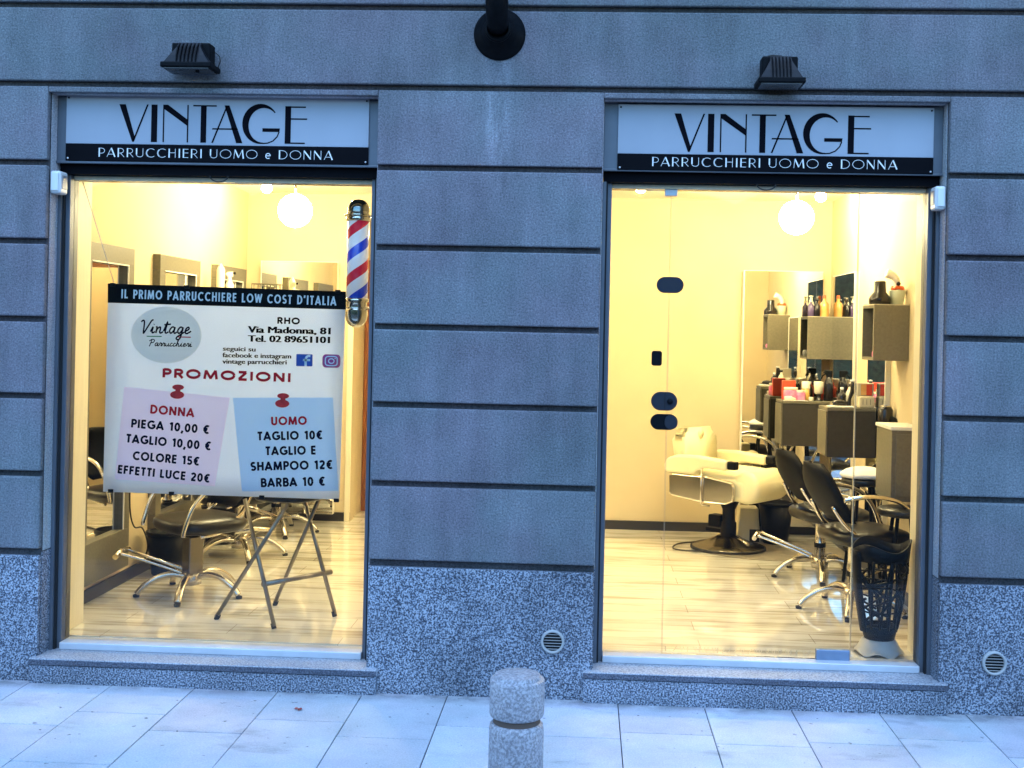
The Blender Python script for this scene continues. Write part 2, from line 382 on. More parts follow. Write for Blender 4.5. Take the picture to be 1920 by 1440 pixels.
def place(root, loc, rz=0):
    """things built at the origin are moved to their place with everything under them"""
    root.location = loc; root.rotation_euler = (0, 0, rz); return root

# text with Blender's own built-in font, laid in the xz plane
def text_mesh(b, body, x0, z0, x1, z1, h, y, bold=0.0, mi=0, shear=0.0, sp=1.0):
    cu = bpy.data.curves.new('t', 'FONT'); cu.body = body; cu.size = 1; cu.offset = bold; cu.shear = shear; cu.space_character = sp
    cu.resolution_u = 3
    o = bpy.data.objects.new('t', cu); COL.objects.link(o)
    dg = bpy.context.evaluated_depsgraph_get(); me = bpy.data.meshes.new_from_object(o.evaluated_get(dg))
    bpy.data.objects.remove(o); bpy.data.curves.remove(cu)
    xs = [v.co.x for v in me.vertices]
    if not xs: return
    mn, mxx = min(xs), max(xs); w = math.hypot(x1 - x0, z1 - z0); a = math.atan2(z1 - z0, x1 - x0)
    sx = w / (mxx - mn); sz = h / CAPH
    bm = bmesh.new(); bm.from_mesh(me); bpy.data.meshes.remove(me)
    for v in bm.verts:
        px, pz = (v.co.x - mn) * sx, v.co.y * sz
        v.co = Vector((x0 + px * math.cos(a) - pz * math.sin(a), y, z0 + px * math.sin(a) + pz * math.cos(a)))
    for f in bm.faces: f.material_index = mi
    b.merge(bm)
def bold_text(b, body, x0, z0, x1, z1, h, y, bold, sp=1.0):
    # heavier weight: the same outline laid three times, shifted sideways by a fraction of the letter height
    for i, k in enumerate((-1, 0, 1)):
        d = k * bold * h; text_mesh(b, body, x0 + d + abs(bold) * h, z0, x1 + d - abs(bold) * h, z1, h, y - i * .00015, sp=sp)
def cap_height():
    cu = bpy.data.curves.new('t', 'FONT'); cu.body = 'H'; o = bpy.data.objects.new('t', cu); COL.objects.link(o)
    me = bpy.data.meshes.new_from_object(o.evaluated_get(bpy.context.evaluated_depsgraph_get()))
    h = max(v.co.y for v in me.vertices); bpy.data.objects.remove(o); bpy.data.curves.remove(cu); bpy.data.meshes.remove(me); return h
CAPH = cap_height()

def arc(cx, cz, rx, rz, a0, a1, n=16):
    return [(cx + rx * math.cos(math.radians(a0 + (a1 - a0) * i / n)), cz + rz * math.sin(math.radians(a0 + (a1 - a0) * i / n))) for i in range(n + 1)]

# plain bold capitals and figures drawn as strokes on a cap height of 1
def L_(*p): return list(p)
SANS = {
 'A': (.74, [L_((.04, 0), (.39, .99)), L_((.35, .99), (.70, 0)), L_((.15, .27), (.59, .27))]),
 'B': (.56, [L_((.1, 0), (.1, 1)), [(.1, .91), (.30, .91)] + arc(.30, .715, .17, .195, 90, -90, 10) + [(.1, .52)], [(.1, .515), (.32, .515)] + arc(.32, .30, .20, .21, 90, -90, 10) + [(.1, .09)]]),
 'C': (.74, [arc(.45, .5, .36, .41, 48, 312, 20)]), 'D': (.68, [L_((.1, 0), (.1, 1)), [(.1, .91), (.26, .91)] + arc(.26, .5, .34, .41, 90, -90, 14) + [(.1, .09)]]),
 'E': (.5, [L_((.1, 0), (.1, 1)), L_((.1, .91), (.48, .91)), L_((.1, .51), (.46, .51)), L_((.1, .09), (.48, .09))]),
 'F': (.48, [L_((.1, 0), (.1, 1)), L_((.1, .91), (.47, .91)), L_((.1, .51), (.44, .51))]),
 'G': (.80, [arc(.45, .5, .36, .41, 48, 345, 22), L_((.48, .46), (.84, .46))]), 'H': (.66, [L_((.1, 0), (.1, 1)), L_((.57, 0), (.57, 1)), L_((.1, .52), (.57, .52))]),
 'I': (.2, [L_((.1, 0), (.1, 1))]), 'L': (.46, [L_((.1, 0), (.1, 1)), L_((.1, .09), (.46, .09))]),
 'M': (.88, [L_((.08, 0), (.16, .99)), L_((.15, .97), (.46, .06)), L_((.42, .06), (.73, .97)), L_((.72, .99), (.80, 0))]), 'N': (.70, [L_((.1, 0), (.1, 1)), L_((.1, .94), (.60, .06)), L_((.60, 0), (.60, 1))]),
 'O': (.88, [arc(.44, .5, .36, .41, 0, 360, 26)]), 'P': (.54, [L_((.1, 0), (.1, 1)), [(.1, .91), (.30, .91)] + arc(.30, .68, .19, .23, 90, -90, 10) + [(.1, .45)]]),
 'R': (.58, [L_((.1, 0), (.1, 1)), [(.1, .91), (.30, .91)] + arc(.30, .69, .19, .22, 90, -90, 10) + [(.1, .47)], L_((.28, .47), (.54, 0))]),
 'S': (.54, [arc(.28, .70, .18, .21, 35, 270, 12) + arc(.28, .29, .20, .20, 90, -150, 12)]), 'T': (.5, [L_((.25, 0), (.25, .9)), L_((0, .91), (.5, .91))]),
 'U': (.64, [[(.1, 1), (.1, .32)] + arc(.32, .31, .22, .23, 180, 360, 12) + [(.54, 1)]]), 'W': (.96, [L_((.04, 1), (.27, .03)), L_((.24, .03), (.49, .95)), L_((.47, .95), (.72, .03)), L_((.69, .03), (.92, 1))]),
 'Z': (.56, [L_((.04, .91), (.50, .91)), L_((.48, .88), (.06, .12)), L_((.04, .09), (.53, .09))]),
 '0': (.58, [arc(.29, .5, .20, .41, 0, 360, 22)]), '1': (.40, [L_((.28, 0), (.28, 1)), L_((.30, .93), (.06, .78))]),
 '2': (.56, [arc(.27, .69, .19, .22, 165, -35, 12) + [(.08, .12)], L_((.04, .09), (.53, .09))]), '5': (.56, [L_((.50, .91), (.16, .91), (.12, .50)), arc(.27, .31, .21, .22, 140, -150, 14)]),
 '6': (.58, [arc(.29, .30, .20, .21, 0, 360, 18), L_((.13, .42), (.40, .98))]), '8': (.58, [arc(.29, .72, .16, .19, 0, 360, 16), arc(.29, .29, .20, .20, 0, 360, 18)]),
 '9': (.58, [arc(.29, .70, .20, .21, 0, 360, 18), L_((.45, .58), (.18, .02))]), '€': (.66, [arc(.42, .5, .27, .41, 55, 305, 18), L_((.02, .59), (.46, .59)), L_((.02, .42), (.43, .42))]),
 ',': (.2, [L_((.14, .12), (.02, -.22))]), "'": (.18, [L_((.1, 1), (.07, .72))]), ' ': (.30, [])}
def sans(b, body, x0, z0, x1, z1, h, y, wt=.19, gap=.13):
    tot = sum(SANS[c][0] + gap for c in body) - gap; w = math.hypot(x1 - x0, z1 - z0); a = math.atan2(z1 - z0, x1 - x0); k = w / tot; x = 0; ca, sa = math.cos(a), math.sin(a); i = 0
    for c in body:
        for pts in SANS[c][1]:
            i += 1; b.stroke([(x0 + (x + p[0] * k) * ca - p[1] * h * sa, z0 + (x + p[0] * k) * sa + p[1] * h * ca) for p in pts], wt * h, y - (i % 3) * .00012)
        x += (SANS[c][0] + gap) * k

# ------------------------------------------------------------------ layout numbers (metres; x along the wall, y into the building, z up)
LX0, LX1, RX0, RX1 = -2.603, -1.010, 0.054, 1.653       # the two shop openings
XA, XB = -6.5, 6.0                                       # how far the facade runs
TOP = 2.835                                              # head of the openings
FLOOR = 0.157
GROOVES = [.618, .991, 1.364, 1.733, 2.107, 2.485, 2.863, 3.241, 3.62, 4.0]
GH = .0275
WT = 0.5                                                 # wall thickness

# ------------------------------------------------------------------ pavement, road
def pavement():
    joint = B().box(XA - 6, XB + 6, -2.3, -.002, -.2, -.008)
    struct('pavement_bed', joint, 'joint_dirt')
    bm = bmesh.new(); tone = bm.faces.layers.float.new('tone')
    first = {-1: -.59, 0: -.407, 1: -.605, 2: -.418, 3: -.594, 4: -.413, 5: -.498, 6: -.411, 7: -.512, 8: -.45, 9: -.36}
    g = .0017; gy = .0048
    for k in range(-24, 30):
        xa = -2.222 + .4 * k; xb = xa + .4
        y = first.get(k, random.uniform(-.65, -.3)); edges = [0.02, y]
        while y > -2.25:
            y -= random.choice((.6, .8, .8, .95)); edges.append(max(y, -2.28))
        for a, b in zip(edges, edges[1:]):
            if a - b < .05: continue
            t = random.uniform(.86, 1.1)
            dz = random.uniform(-.0012, .0012)
            lo = [bm.verts.new(q) for q in ((xa + g, b + gy, dz - .006), (xb - g, b + gy, dz - .006), (xb - g, a - gy, dz - .006), (xa + g, a - gy, dz - .006))]
            hi = [bm.verts.new(q) for q in ((xa + g * 1.6, b + gy * 1.3, dz), (xb - g * 1.6, b + gy * 1.3, dz), (xb - g * 1.6, a - gy * 1.3, dz), (xa + g * 1.6, a - gy * 1.3, dz))]
            fs = [bm.faces.new(hi)] + [bm.faces.new((lo[i], lo[(i + 1) % 4], hi[(i + 1) % 4], hi[i])) for i in range(4)]
            for f in fs: f[tone] = t
    struct('pavement', bm, 'paver')
    struct('kerb', B().box(XA - 6, XB + 6, -2.45, -2.3, -.2, .004, .012), 'granite_slab')
    struct('road', B().box(-60, 60, -60, -2.45, -.3, -.11), 'asphalt')
pavement()

# ------------------------------------------------------------------ the building
bld = thing('shop_building', 'blue grey rendered facade with deep grooves and speckled granite base around two lit shopfronts', 'building', (0, .25, 0))
def facade():
    # the solid wall stands 3 cm behind the render courses
    w = B(); d = .03
    for a, b in ((XA, LX0), (LX1, RX0), (RX1, XB)): w.box(a, b, d, WT, .0, TOP)
    w.box(XA, XB, d, WT, TOP, 9.0)
    obj('wall', w, 'groove', bld)
    c = B()
    lv = GROOVES
    def courses(a, b, zs):
        for z0, z1 in zip(zs, zs[1:]):
            c.box(a, b, 0, d + .01, z0 + GH / 2, z1 - GH / 2, .008, 3)
    for a, b in ((XA, LX0), (LX1, RX0), (RX1, XB)):
        courses(a, b, lv[:6]); c.box(a, b, 0, d + .01, lv[5] + GH / 2, lv[6] - GH / 2, .005)
    # narrow band of render between the heads of the openings and the groove above
    for a, b in ((LX0 + .001, LX1 - .001), (RX0 + .001, RX1 - .001)): c.box(a, b, .0005, d + .01, TOP - .012, lv[6] - GH / 2 - .0005, .004)
    courses(XA, XB, lv[6:] + [4.4, 4.8, 5.2, 5.6, 6.0, 6.4, 6.8, 7.2, 7.6, 8.0, 8.5, 9.0])
    tone = c.bm.faces.layers.float.new('tone'); seen = {}
    for f in c.bm.faces:                                  # each course was rendered from its own batch: a few percent lighter or darker
        q = f.calc_center_median(); k = (round(q.z / .373), q.x > -1.5, q.x > .6); f[tone] = seen.setdefault(k, random.uniform(-.09, .09))
    obj('render_course', c, 'stucco', bld)
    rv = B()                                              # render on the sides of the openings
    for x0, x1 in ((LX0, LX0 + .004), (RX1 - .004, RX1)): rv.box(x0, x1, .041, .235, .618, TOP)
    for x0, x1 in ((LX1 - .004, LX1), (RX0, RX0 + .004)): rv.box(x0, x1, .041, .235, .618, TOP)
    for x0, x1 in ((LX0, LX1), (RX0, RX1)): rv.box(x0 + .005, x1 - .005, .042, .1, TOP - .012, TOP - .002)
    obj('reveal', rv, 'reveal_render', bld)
    pl = B()
    for a, b in ((XA, LX0), (LX1, RX0), (RX1, XB)): pl.box(a, b, .004, d + .002, -.05, lv[0] - GH / 2 - .006, .004)
    for x0, x1 in ((LX0, LX0 + .005), (LX1 - .005, LX1), (RX0, RX0 + .005), (RX1 - .005, RX1)): pl.box(x0, x1, d + .003, .235, .0, .612)
    obj('plinth', pl, 'granite', bld)
    for x0, x1, zt, lab in ((LX0 - .02, LX1 + .052, .118, 'granite step below the left shop window'), (RX0 - .04, RX1 + .03, .145, 'granite step below the glass door')):
        st = obj('doorstep', B().box(x0, x1, -.03, .2, -.05, zt - .034, .003), 'granite', bld); st['label'] = lab
        obj('slab', B().box(x0 - .002, x1 + .002, -.034, .24, zt - .030, zt, .004), 'granite_slab', st)
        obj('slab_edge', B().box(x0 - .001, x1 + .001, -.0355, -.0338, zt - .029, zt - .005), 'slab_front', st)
facade()

def shopfront(x0, x1, zt, door):
    n = 'shop_window' if not door else 'glass_shopfront'
    # shutter box
    bx = B().box(x0 + .003, x1 - .003, .095, .48, 2.500, TOP - .014, .004)
    bx.box(x0 + .003, x1 - .003, .088, .102, 2.494, 2.506, .003)
    sh = obj('shutter_box', bx, 'alu_blue', bld)
    obj('shutter_slot', B().box(x0 + .01, x1 - .01, .125, .45, 2.447, 2.499), 'sign_black', sh)
    cxp = x0 + (.80 if not door else .78)
    obj('pull_loop', B().tube([(cxp + .045 * math.cos(a), .12, 2.447 + .028 * math.sin(a)) for a in [PI + PI * i / 12 for i in range(13)]], .003, 6), 'cable', sh)
    for sd in (1, -1):
        xe = x0 if sd > 0 else x1
        def bb(a, b, *q): return (min(xe + sd * a, xe + sd * b), max(xe + sd * a, xe + sd * b), *q)
        f = obj('frame_post', B().box(*bb(.005, .05, .152, .25, zt, 2.447), .003), 'alu_blue', bld)
        obj('shutter_guide', B().box(*bb(.006, .022, .115, .1515, zt, 2.447)), 'alu_blue', f)
        obj('guide_slot', B().box(*bb(.0225, .030, .128, .151, zt, 2.446)), 'dark_hole', f)
    th = B().box(x0 + .05, x1 - .05, .13, .25, zt, zt + .034, .004)
    obj('threshold', th, 'alu_pale', bld)
    hd = B().box(x0 + .05, x1 - .05, .19, .25, 2.425, 2.4465, .003)
    obj('head_rail', hd, 'jamb_cream', bld)
    zb = zt + .030; g = .197
    if not door:
        obj('glass_pane', B().box(x0 + .05, x1 - .05, g, g + .008, zb, 2.424), 'glass', bld)
    else:
        xs = (x0 + .05, .391, 1.290, x1 - .05)
        obj('glass_pane', B().box(xs[0], xs[1] - .003, g, g + .008, zb, 2.424), 'glass', bld)
        dr = obj('glass_door', B().box(xs[1] + .003, xs[2] - .003, g, g + .010, zb + .006, 2.418), 'glass', bld)
        obj('glass_pane', B().box(xs[2] + .003, xs[3], g, g + .008, zb, 2.424), 'glass', bld)
        e = B()
        for x in (xs[1], xs[2]):
            for s in (-.0028, .0015): e.box(x + s, x + s + .0013, g, g + .009, zb + .004, 2.418)
        obj('glass_edge', e, 'glass_rim', dr)
        obj('patch_fitting', B().box(1.128, 1.287, g - .012, g + .022, .176, .228, .003), 'patch_blue', dr)
        obj('patch_fitting', B().box(.36, .42, g - .010, g + .020, 2.392, 2.424, .003), 'alu_pale', dr)
        def pill(cx, cz, w, h, y0, y1, r=None, n=10):
            r = r or min(w, h) / 2; p = []
            for sx, sz, a0 in ((1, 1, 0), (-1, 1, 90), (-1, -1, 180), (1, -1, 270)):
                for i in range(n + 1):
                    a = math.radians(a0 + 90 * i / n); p.append((cx + sx * (w / 2 - r) + r * math.cos(a), cz + sz * (h / 2 - r) + r * math.sin(a)))
            return p, y0, y1
        def lock(nm, specs, m):
            b = B()
            for q in specs: p, a, c = pill(*q); b.prism(p, a, c)
            return obj(nm, b, m, dr, bevel=.002)
        lock('lock_plate', [(.394, 1.962, .130, .078, g - .014, g - .001)], 'lock_blue')
        lock('lock_plate', [(.337, 1.607, .050, .072, g - .014, g - .001, .012)], 'lock_dark')
        k = lock('door_lock', [(.377, 1.401, .126, .090, g - .016, g - .001)], 'lock_blue')
        obj('keyhole', B().lathe([(0, 0), (.014, 0), (.014, .006), (.008, .008), (0, .008)], (.404, g - .024, 1.401), axis='y'), 'lock_dark', k)
        obj('seam', B().box(.3785, .3815, g - .0175, g - .0155, 1.357, 1.445), 'dark_hole', k)
        k = lock('door_lock', [(.378, 1.301, .130, .076, g - .016, g - .001)], 'lock_dark')
        p, a, c = pill(.412, 1.301, .062, .070, g - .020, g - .0155); obj('thumb_plate', B().prism([q for q in p], a, c), 'lock_blue', k)
shopfront(LX0, LX1, .118, False)
shopfront(RX0, RX1, .145, True)

# ------------------------------------------------------------------ shop signs: art-deco letters drawn as strokes
T, t = 30, 6.5
def vintage(b, X, y, zb):
    """letters in zoom units: u right, v up; X is the metre position of u=0"""
    k = .000954; P = lambda u, v: (X + u * .000928, zb + (757 - v) * k)
    def poly(*q): b.poly([(*((P(*p))[:1]), y, P(*p)[1]) for p in q])
    poly((178, 567), (212, 567), (266, 742), (250, 757)); poly((325, 567), (334, 567), (259, 757), (250, 757))
    poly((349, 567), (381, 567), (381, 757), (349, 757))
    poly((411, 567), (418, 567), (418, 757), (411, 757)); poly((418, 567), (437, 567), (539, 640), (539, 672), (418, 590)); poly((539, 567), (546, 567), (546, 757), (539, 757))
    poly((570, 567), (694, 567), (694, 574), (570, 574)); poly((611, 574), (641, 574), (641, 757), (611, 757))
    poly((746, 567), (754, 567), (678, 757), (669, 757)); poly((735, 567), (761, 567), (833, 757), (800, 757)); poly((674, 683), (806, 683), (809, 690), (671, 690))
    pts = arc(935, 662, 88, 94, 40, 275, 26); ws = [k * (6 + 28 * max(0, math.sin(PI * i / 26)) ** 1.3) for i in range(27)]
    b.stroke([P(u, 1324 - v) for u, v in pts], ws, y)
    poly((937, 680), (1029, 680), (1026, 698), (937, 698))
    b.stroke([P(u, v) for u, v in ((1025, 697), (1015, 722), (993, 744), (965, 755), (938, 757))], k * 6, y)
    poly((1055, 567), (1086, 567), (1086, 757), (1055, 757))
    for x1, v in ((1163, 568), (1171, 628), (1161, 750)): poly((1086, v), (x1, v), (x1, v + 7), (1086, v + 7))

def deco(b, s, x0, z0, x1, h, y):
    """thin capitals with one heavier stem"""
    A, a = .15, .052
    def L(p, q, w): return ('l', [p, q], w)
    G = {'P': (.52, [L((.08, 0), (.08, 1), A), ('l', [(.08, .96), (.25, .96)] + arc(.25, .68, .25, .28, 90, -90) + [(.08, .40)], a)]),
         'A': (.70, [L((.03, 0), (.36, 1), a), L((.36, 1), (.66, 0), A), L((.14, .3), (.56, .3), a)]),
         'R': (.58, [L((.08, 0), (.08, 1), A), ('l', [(.08, .96), (.25, .96)] + arc(.25, .70, .24, .26, 90, -90) + [(.08, .44)], a), L((.26, .44), (.54, 0), a)]),
         'U': (.66, [L((.08, 1), (.08, .3), A), ('l', [(.08, .32)] + arc(.33, .29, .25, .25, 180, 360) + [(.58, 1)], a)]),
         'C': (.74, [('l', arc(.42, .5, .38, .47, 48, 312), a), ('l', arc(.42, .5, .36, .47, 130, 230), A)]),
         'H': (.64, [L((.08, 0), (.08, 1), A), L((.56, 0), (.56, 1), a), L((.08, .55), (.56, .55), a)]),
         'I': (.2, [L((.1, 0), (.1, 1), A)]),
         'E': (.5, [L((.08, 0), (.08, 1), A), L((.08, .965), (.46, .965), a), L((.08, .55), (.46, .55), a), L((.08, .035), (.46, .035), a)]),
         'O': (.92, [('l', arc(.46, .5, .42, .47, 0, 360, 24), a)]),
         'M': (.84, [L((.05, 0), (.12, 1), a), L((.12, 1), (.42, .1), A), L((.42, .1), (.70, 1), a), L((.70, 1), (.79, 0), A)]),
         'D': (.72, [L((.08, 0), (.08, 1), A), ('l', [(.08, .965), (.25, .965)] + arc(.25, .5, .42, .465, 90, -90) + [(.08, .035)], a)]),
         'N': (.66, [L((.06, 0), (.06, 1), a), L((.06, .97), (.58, .05), A), L((.58, 0), (.58, 1), a)]),
         'e': (.5, [('l', [(.08, .36), (.42, .36)] + arc(.25, .34, .18, .28, 5, 310), .09)]), ' ': (.28, [])}
    gap = .14; tot = sum(G[c][0] + gap for c in s) - gap; kx = (x1 - x0) / tot; x = x0
    for c in s:
        for _, pts, w in G[c][1]: b.stroke([(x + p[0] * kx, z0 + p[1] * h) for p in pts], w * h * .95, y)
        x += (G[c][0] + gap) * kx

def sign(x0, x1, z0, zm, z1, ux, label):
    r = thing('shop_sign', label, 'sign', ((x0 + x1) / 2, .094, z0), 'hairdresser signs on the shutter boxes')
    p = obj('sign_panel', B().box(x0, x1, .085, .0945, zm, z1, .0015), 'sign_white', r)
    q = obj('caption_band', B().box(x0, x1, .0845, .0945, z0, zm - .0005, .0015), 'sign_black', r)
    b = B(); vintage(b, ux, .0838, zm + .012); obj('lettering', b, 'ink_black', p)
    b = B(); deco(b, 'PARRUCCHIERI UOMO e DONNA', x0 + .163, z0 + .020, x0 + 1.312, .0435, .0832); obj('lettering', b, 'ink_white', q)
    for x in (x0 + .012, x1 - .012):
        for z in (z0 + .012, z1 - .014):
            obj('screw', B().lathe([(0, 0), (.0045, .001), (.0045, .004)], (x, .0815, z), n=10, axis='y'), 'alu_pale' if z < zm else 'lock_dark', r)
    return r
sign(-2.551, -1.068, 2.507, 2.590, 2.826, -2.551 + .097, 'white and black hairdresser sign above the window with the promotion banner')
sign(.125, 1.603, 2.500, 2.578, 2.812, .125 + .100, 'white and black hairdresser sign above the glass door')

# ------------------------------------------------------------------ fittings on the facade
def floodlight(x0, x1, z0, z1, label, tilt, loop):
    cx = (x0 + x1) / 2; w = x1 - x0
    r = thing('floodlight', label, 'floodlight', (cx, 0, z0), 'black floodlights above the signs')
    b = B()      # body: ribbed hood narrowing upward, open face downward
    y0, y1 = -.165, -.035; zt = z1; zb = z0 + .028
    n = 5
    prof = [(-.52, 0), (-.40, .35), (-.27, .78), (-.25, 1)]
    bm = b.bm
    for s in range(3):
        a0, a1 = prof[s], prof[s + 1]
        def ring(q, k): 
            ww = -q[0] * w * .86; z = zb + (zt - zb) * q[1]; yf = y0 + .05 * q[1] ** 1.5
            return [bm.verts.new(v) for v in ((cx - ww, yf, z), (cx + ww, yf, z), (cx + ww, -.095, z), (cx - ww, -.095, z))]
        A, C = ring(a0, 0), ring(a1, 1)
        for i in range(4): bm.faces.new((A[i], A[(i + 1) % 4], C[(i + 1) % 4], C[i]))
        if s == 2: bm.faces.new(C)
    body = obj('body', b, 'fin_metal', r)
    rb = B()
    for i in range(6):
        x = cx + (i - 2.5) * w * .075
        rb.prism([(y0 - .006, zb), (y0 - .003, zb + (zt - zb) * .35), (y0 + .012, zb + (zt - zb) * .7), (y0 + .044, zt - .004), (y0 + .06, zt - .004), (y0 + .03, zb)], x - .0025, x + .0025, 'yz')
    obj('cooling_fin', rb, 'black_metal', body)
    obj('back_box', B().box(cx - w * .385, cx + w * .385, -.102, -.02, zb, zt + .004, .008), 'black_metal', r)
    obj('rim', B().box(x0, x1, -.175, -.02, z0 + .004, z0 + .03, .006), 'black_metal', r)
    obj('glass_cover', B().box(x0 + .014, x1 - .014, -.165, -.03, z0, z0 + .0035), 'lamp_glass', r)
    obj('bracket', B().box(cx - .03, cx + .03, -.024, 0, zb + .02, zt - .01, .003), 'black_metal', r)
    if loop:
        obj('cable', B().tube([(x1 - .035, -.05, zt - .03), (x1 - .015, -.055, zt - .032), (x1 + .004, -.055, zt - .05), (x1 + .006, -.05, zt - .07), (x1 - .006, -.045, z0 + .03), (x1 - .02, -.04, z0 + .02)], .0028, 6), 'cable', r)
        obj('catch', B().box(cx + .03, cx + .044, -.12, -.10, z0 - .008, z0, .002), 'black_metal', r)
    else:
        obj('cable', B().tube([(cx - .045, -.06, zt), (cx - .05, -.06, zt + .012), (cx - .03, -.06, zt + .016), (cx + .01, -.06, zt + .014), (cx + .03, -.06, zt + .002)], .004, 6), 'cable', r)
floodlight(-1.998, -1.760, 2.906, 3.036, 'black finned floodlight with a looped cable above the sign over the banner window', 0, True)
floodlight(.746, .958, 2.864, 3.000, 'black finned floodlight with a flat cable on top above the sign over the glass door', 0, False)

def lamp_arm():
    c = Vector((-.441, 0, 3.115))
    r = thing('lamp_arm', 'dark round iron bracket with a thick tube coming out of a stepped wall cone', 'bracket', c)
    obj('flange', B().lathe([(.122, 0), (.122, -.006), (.112, -.012), (.108, -.02), (.098, -.024), (.094, -.035), (.084, -.04), (.078, -.055), (.06, -.085), (.05, -.10), (0, -.10)], c, 36, 'y'), 'black_metal', r)
    pts = [(c.x, -.07, c.z + .01), (c.x, -.14, c.z + .03), (c.x - .001, -.18, c.z + .08), (c.x - .002, -.20, c.z + .16), (c.x - .002, -.21, c.z + .5), (c.x - .002, -.21, c.z + 1.8)]
    obj('tube', B().tube(pts, .052, 20), 'black_metal', r)
    obj('collar', B().lathe([(.05, -.098), (.062, -.104), (.062, -.118), (.05, -.12)], c, 28, 'y'), 'black_metal', r)
lamp_arm()

def key_switch(x0, x1, zc, label):
    cx = (x0 + x1) / 2
    r = thing('key_switch', label, 'switch', (cx, .1, zc - .06), 'shutter key switches on the reveals')
    sg = 1 if cx < 0 else -1
    obj('housing', B().box(min(x0, x1), max(x0, x1), .03, .115, zc - .055, zc + .055, .012, 3), 'switch_white', r)
    obj('key_plate', B().box(max(x0, x1) - .001 if sg > 0 else min(x0, x1) - .003, max(x0, x1) + .003 if sg > 0 else min(x0, x1) + .001, .048, .098, zc - .03, zc + .035, .001), 'switch_grey', r)
    obj('cover', B().box(min(x0, x1) + .008, max(x0, x1) - .008, .0225, .030, zc - .042, zc + .045, .003), 'switch_white', r)
key_switch(-2.601, -2.548, 2.395, 'white key switch box beside the window with the promotion banner')
key_switch(1.600, 1.651, 2.385, 'white key switch box beside the glass door')

def vent(x, z, label):
    r = thing('wall_vent', label, 'vent', (x, 0, z), 'round vents in the granite base')
    obj('ring', B().lathe([(.055, .004), (.055, -.012), (.050, -.016), (.044, -.012), (.044, .003)], (x, 0, z), 30, 'y'), 'vent_white', r)
    obj('backing', B().lathe([(.0445, .003), (0, .003)], (x, 0, z), 24, 'y'), 'dark_hole', r)
    s = B()
    for i in range(6):
        zz = z - .034 + i * .0135; hw = math.sqrt(max(0, .045 ** 2 - (zz - z) ** 2))
        s.box(x - hw, x + hw, -.008, -.002, zz - .0010, zz + .0010)
    obj('louvre', s, 'vent_white', r)
vent(-.132, .273, 'round louvred vent in the granite base between the two shop windows')
vent(1.902, .243, 'round louvred vent in the granite base right of the glass door')

def bollard():
    x, y = -.224, -1.3
    r = thing('bollard', 'grey stone bollard with a dark groove under its cap standing on the pavement', 'bollard', (x, y, 0))
    R = .0985
    obj('shaft', B().lathe([(0, 0), (R, 0), (R, .30), (R - .003, .318), (R - .014, .326), (0, .326)], (x, y, 0), 40), 'bollard_stone', r)
    obj('groove', B().lathe([(R - .014, .322), (R - .014, .350)], (x, y, 0), 40), 'groove_brown', r)
    obj('cap', B().lathe([(0, .346), (R - .014, .346), (R - .004, .350), (R, .360), (R, .476), (R - .002, .4795), (R - .005, .481), (R - .0145, .4815), (R - .015, .482), (R - .016, .4935), (R - .018, .4955), (R - .02, .496), (0, .4965)], (x, y, 0), 40), 'bollard_stone', r)
bollard()

def litter():
    for x, y in ((-1.27, -.28),):
        b = B()
        for i in range(5):
            a = random.uniform(0, 6.28); cx, cy = x + random.uniform(-.02, .02), y + random.uniform(-.01, .01)
            b.poly([(cx + .012 * math.cos(a + j * 2.1) * random.uniform(.6, 1.2), cy + .012 * math.sin(a + j * 2.1), .004 + .002 * j) for j in range(3)])
        solo('leaf_scrap', b, 'leaf_red', 'tiny red scraps lying on the pavement in front of the banner window', 'litter', (x, y, 0))
litter()

# ------------------------------------------------------------------ the salon room
WL, WR, BACK, CEIL = -2.77, 1.92, 3.9, 2.80
struct('floor', B().box(WL - .2, WR + .2, .2505, 6.6, FLOOR - .06, FLOOR), 'laminate')
struct('ceiling', B().box(WL - .2, WR + .2, WT, 6.6, CEIL, CEIL + .1), 'ceiling_paint')
struct('wall_left', B().box(WL - .2, WL, WT, 5.2, FLOOR, CEIL), 'interior_wall')
struct('wall_right', B().box(WR, WR + .2, WT, 5.2, FLOOR, CEIL), 'interior_wall')
DX0, DX1 = -1.885, -.98
struct('wall_back', B().box(WL, DX0, BACK, BACK + .15, FLOOR, CEIL).box(DX1, WR, BACK, BACK + .15, FLOOR, CEIL).box(DX0, DX1, BACK, BACK + .15, 2.62, CEIL), 'interior_wall')
struct('wall_corridor', B().box(DX0 - .1, DX0 - .02, BACK + .15, 6.5, FLOOR, CEIL).box(DX1, DX1 + .1, BACK + .15, 6.5, FLOOR, CEIL).box(DX0 - .02, DX1, 6.4, 6.5, FLOOR, CEIL).box(DX0 - .02, DX1, 4.46, 4.59, 2.302, CEIL), 'interior_wall')
fi = B()
for a, b in ((WL, LX0), (LX1, RX0), (RX1, WR)): fi.box(a, b, WT, WT + .02, FLOOR, CEIL)
for a, b in ((LX0, LX1), (RX0, RX1)): fi.box(a, b, WT - .02, WT + .02, TOP - .25, CEIL)
struct('wall_front', fi, 'interior_wall')
for xa, xb in ((LX0, LX0 + .012), (LX1 - .012, LX1), (RX0, RX0 + .012), (RX1 - .012, RX1)):
    obj('window_jamb', B().box(xa, xb, .2505, .335, FLOOR, 2.447, .002), 'jamb_cream', bld)
    obj('jamb_lining', B().box(xa + .001 if xa in (LX0, RX0) else xa + .004, xb - .004 if xa in (LX0, RX0) else xb - .001, .337, .505, FLOOR, 2.58, .002), 'jamb_cream', bld)
sk = B()
sk.box(WL, DX0, BACK - .014, BACK, FLOOR, .228).box(DX1, WR, BACK - .014, BACK, FLOOR, .228)
sk.box(WL, WL + .014, .53, BACK - .015, FLOOR, .228).box(WR - .014, WR, .53, BACK - .015, FLOOR, .228)
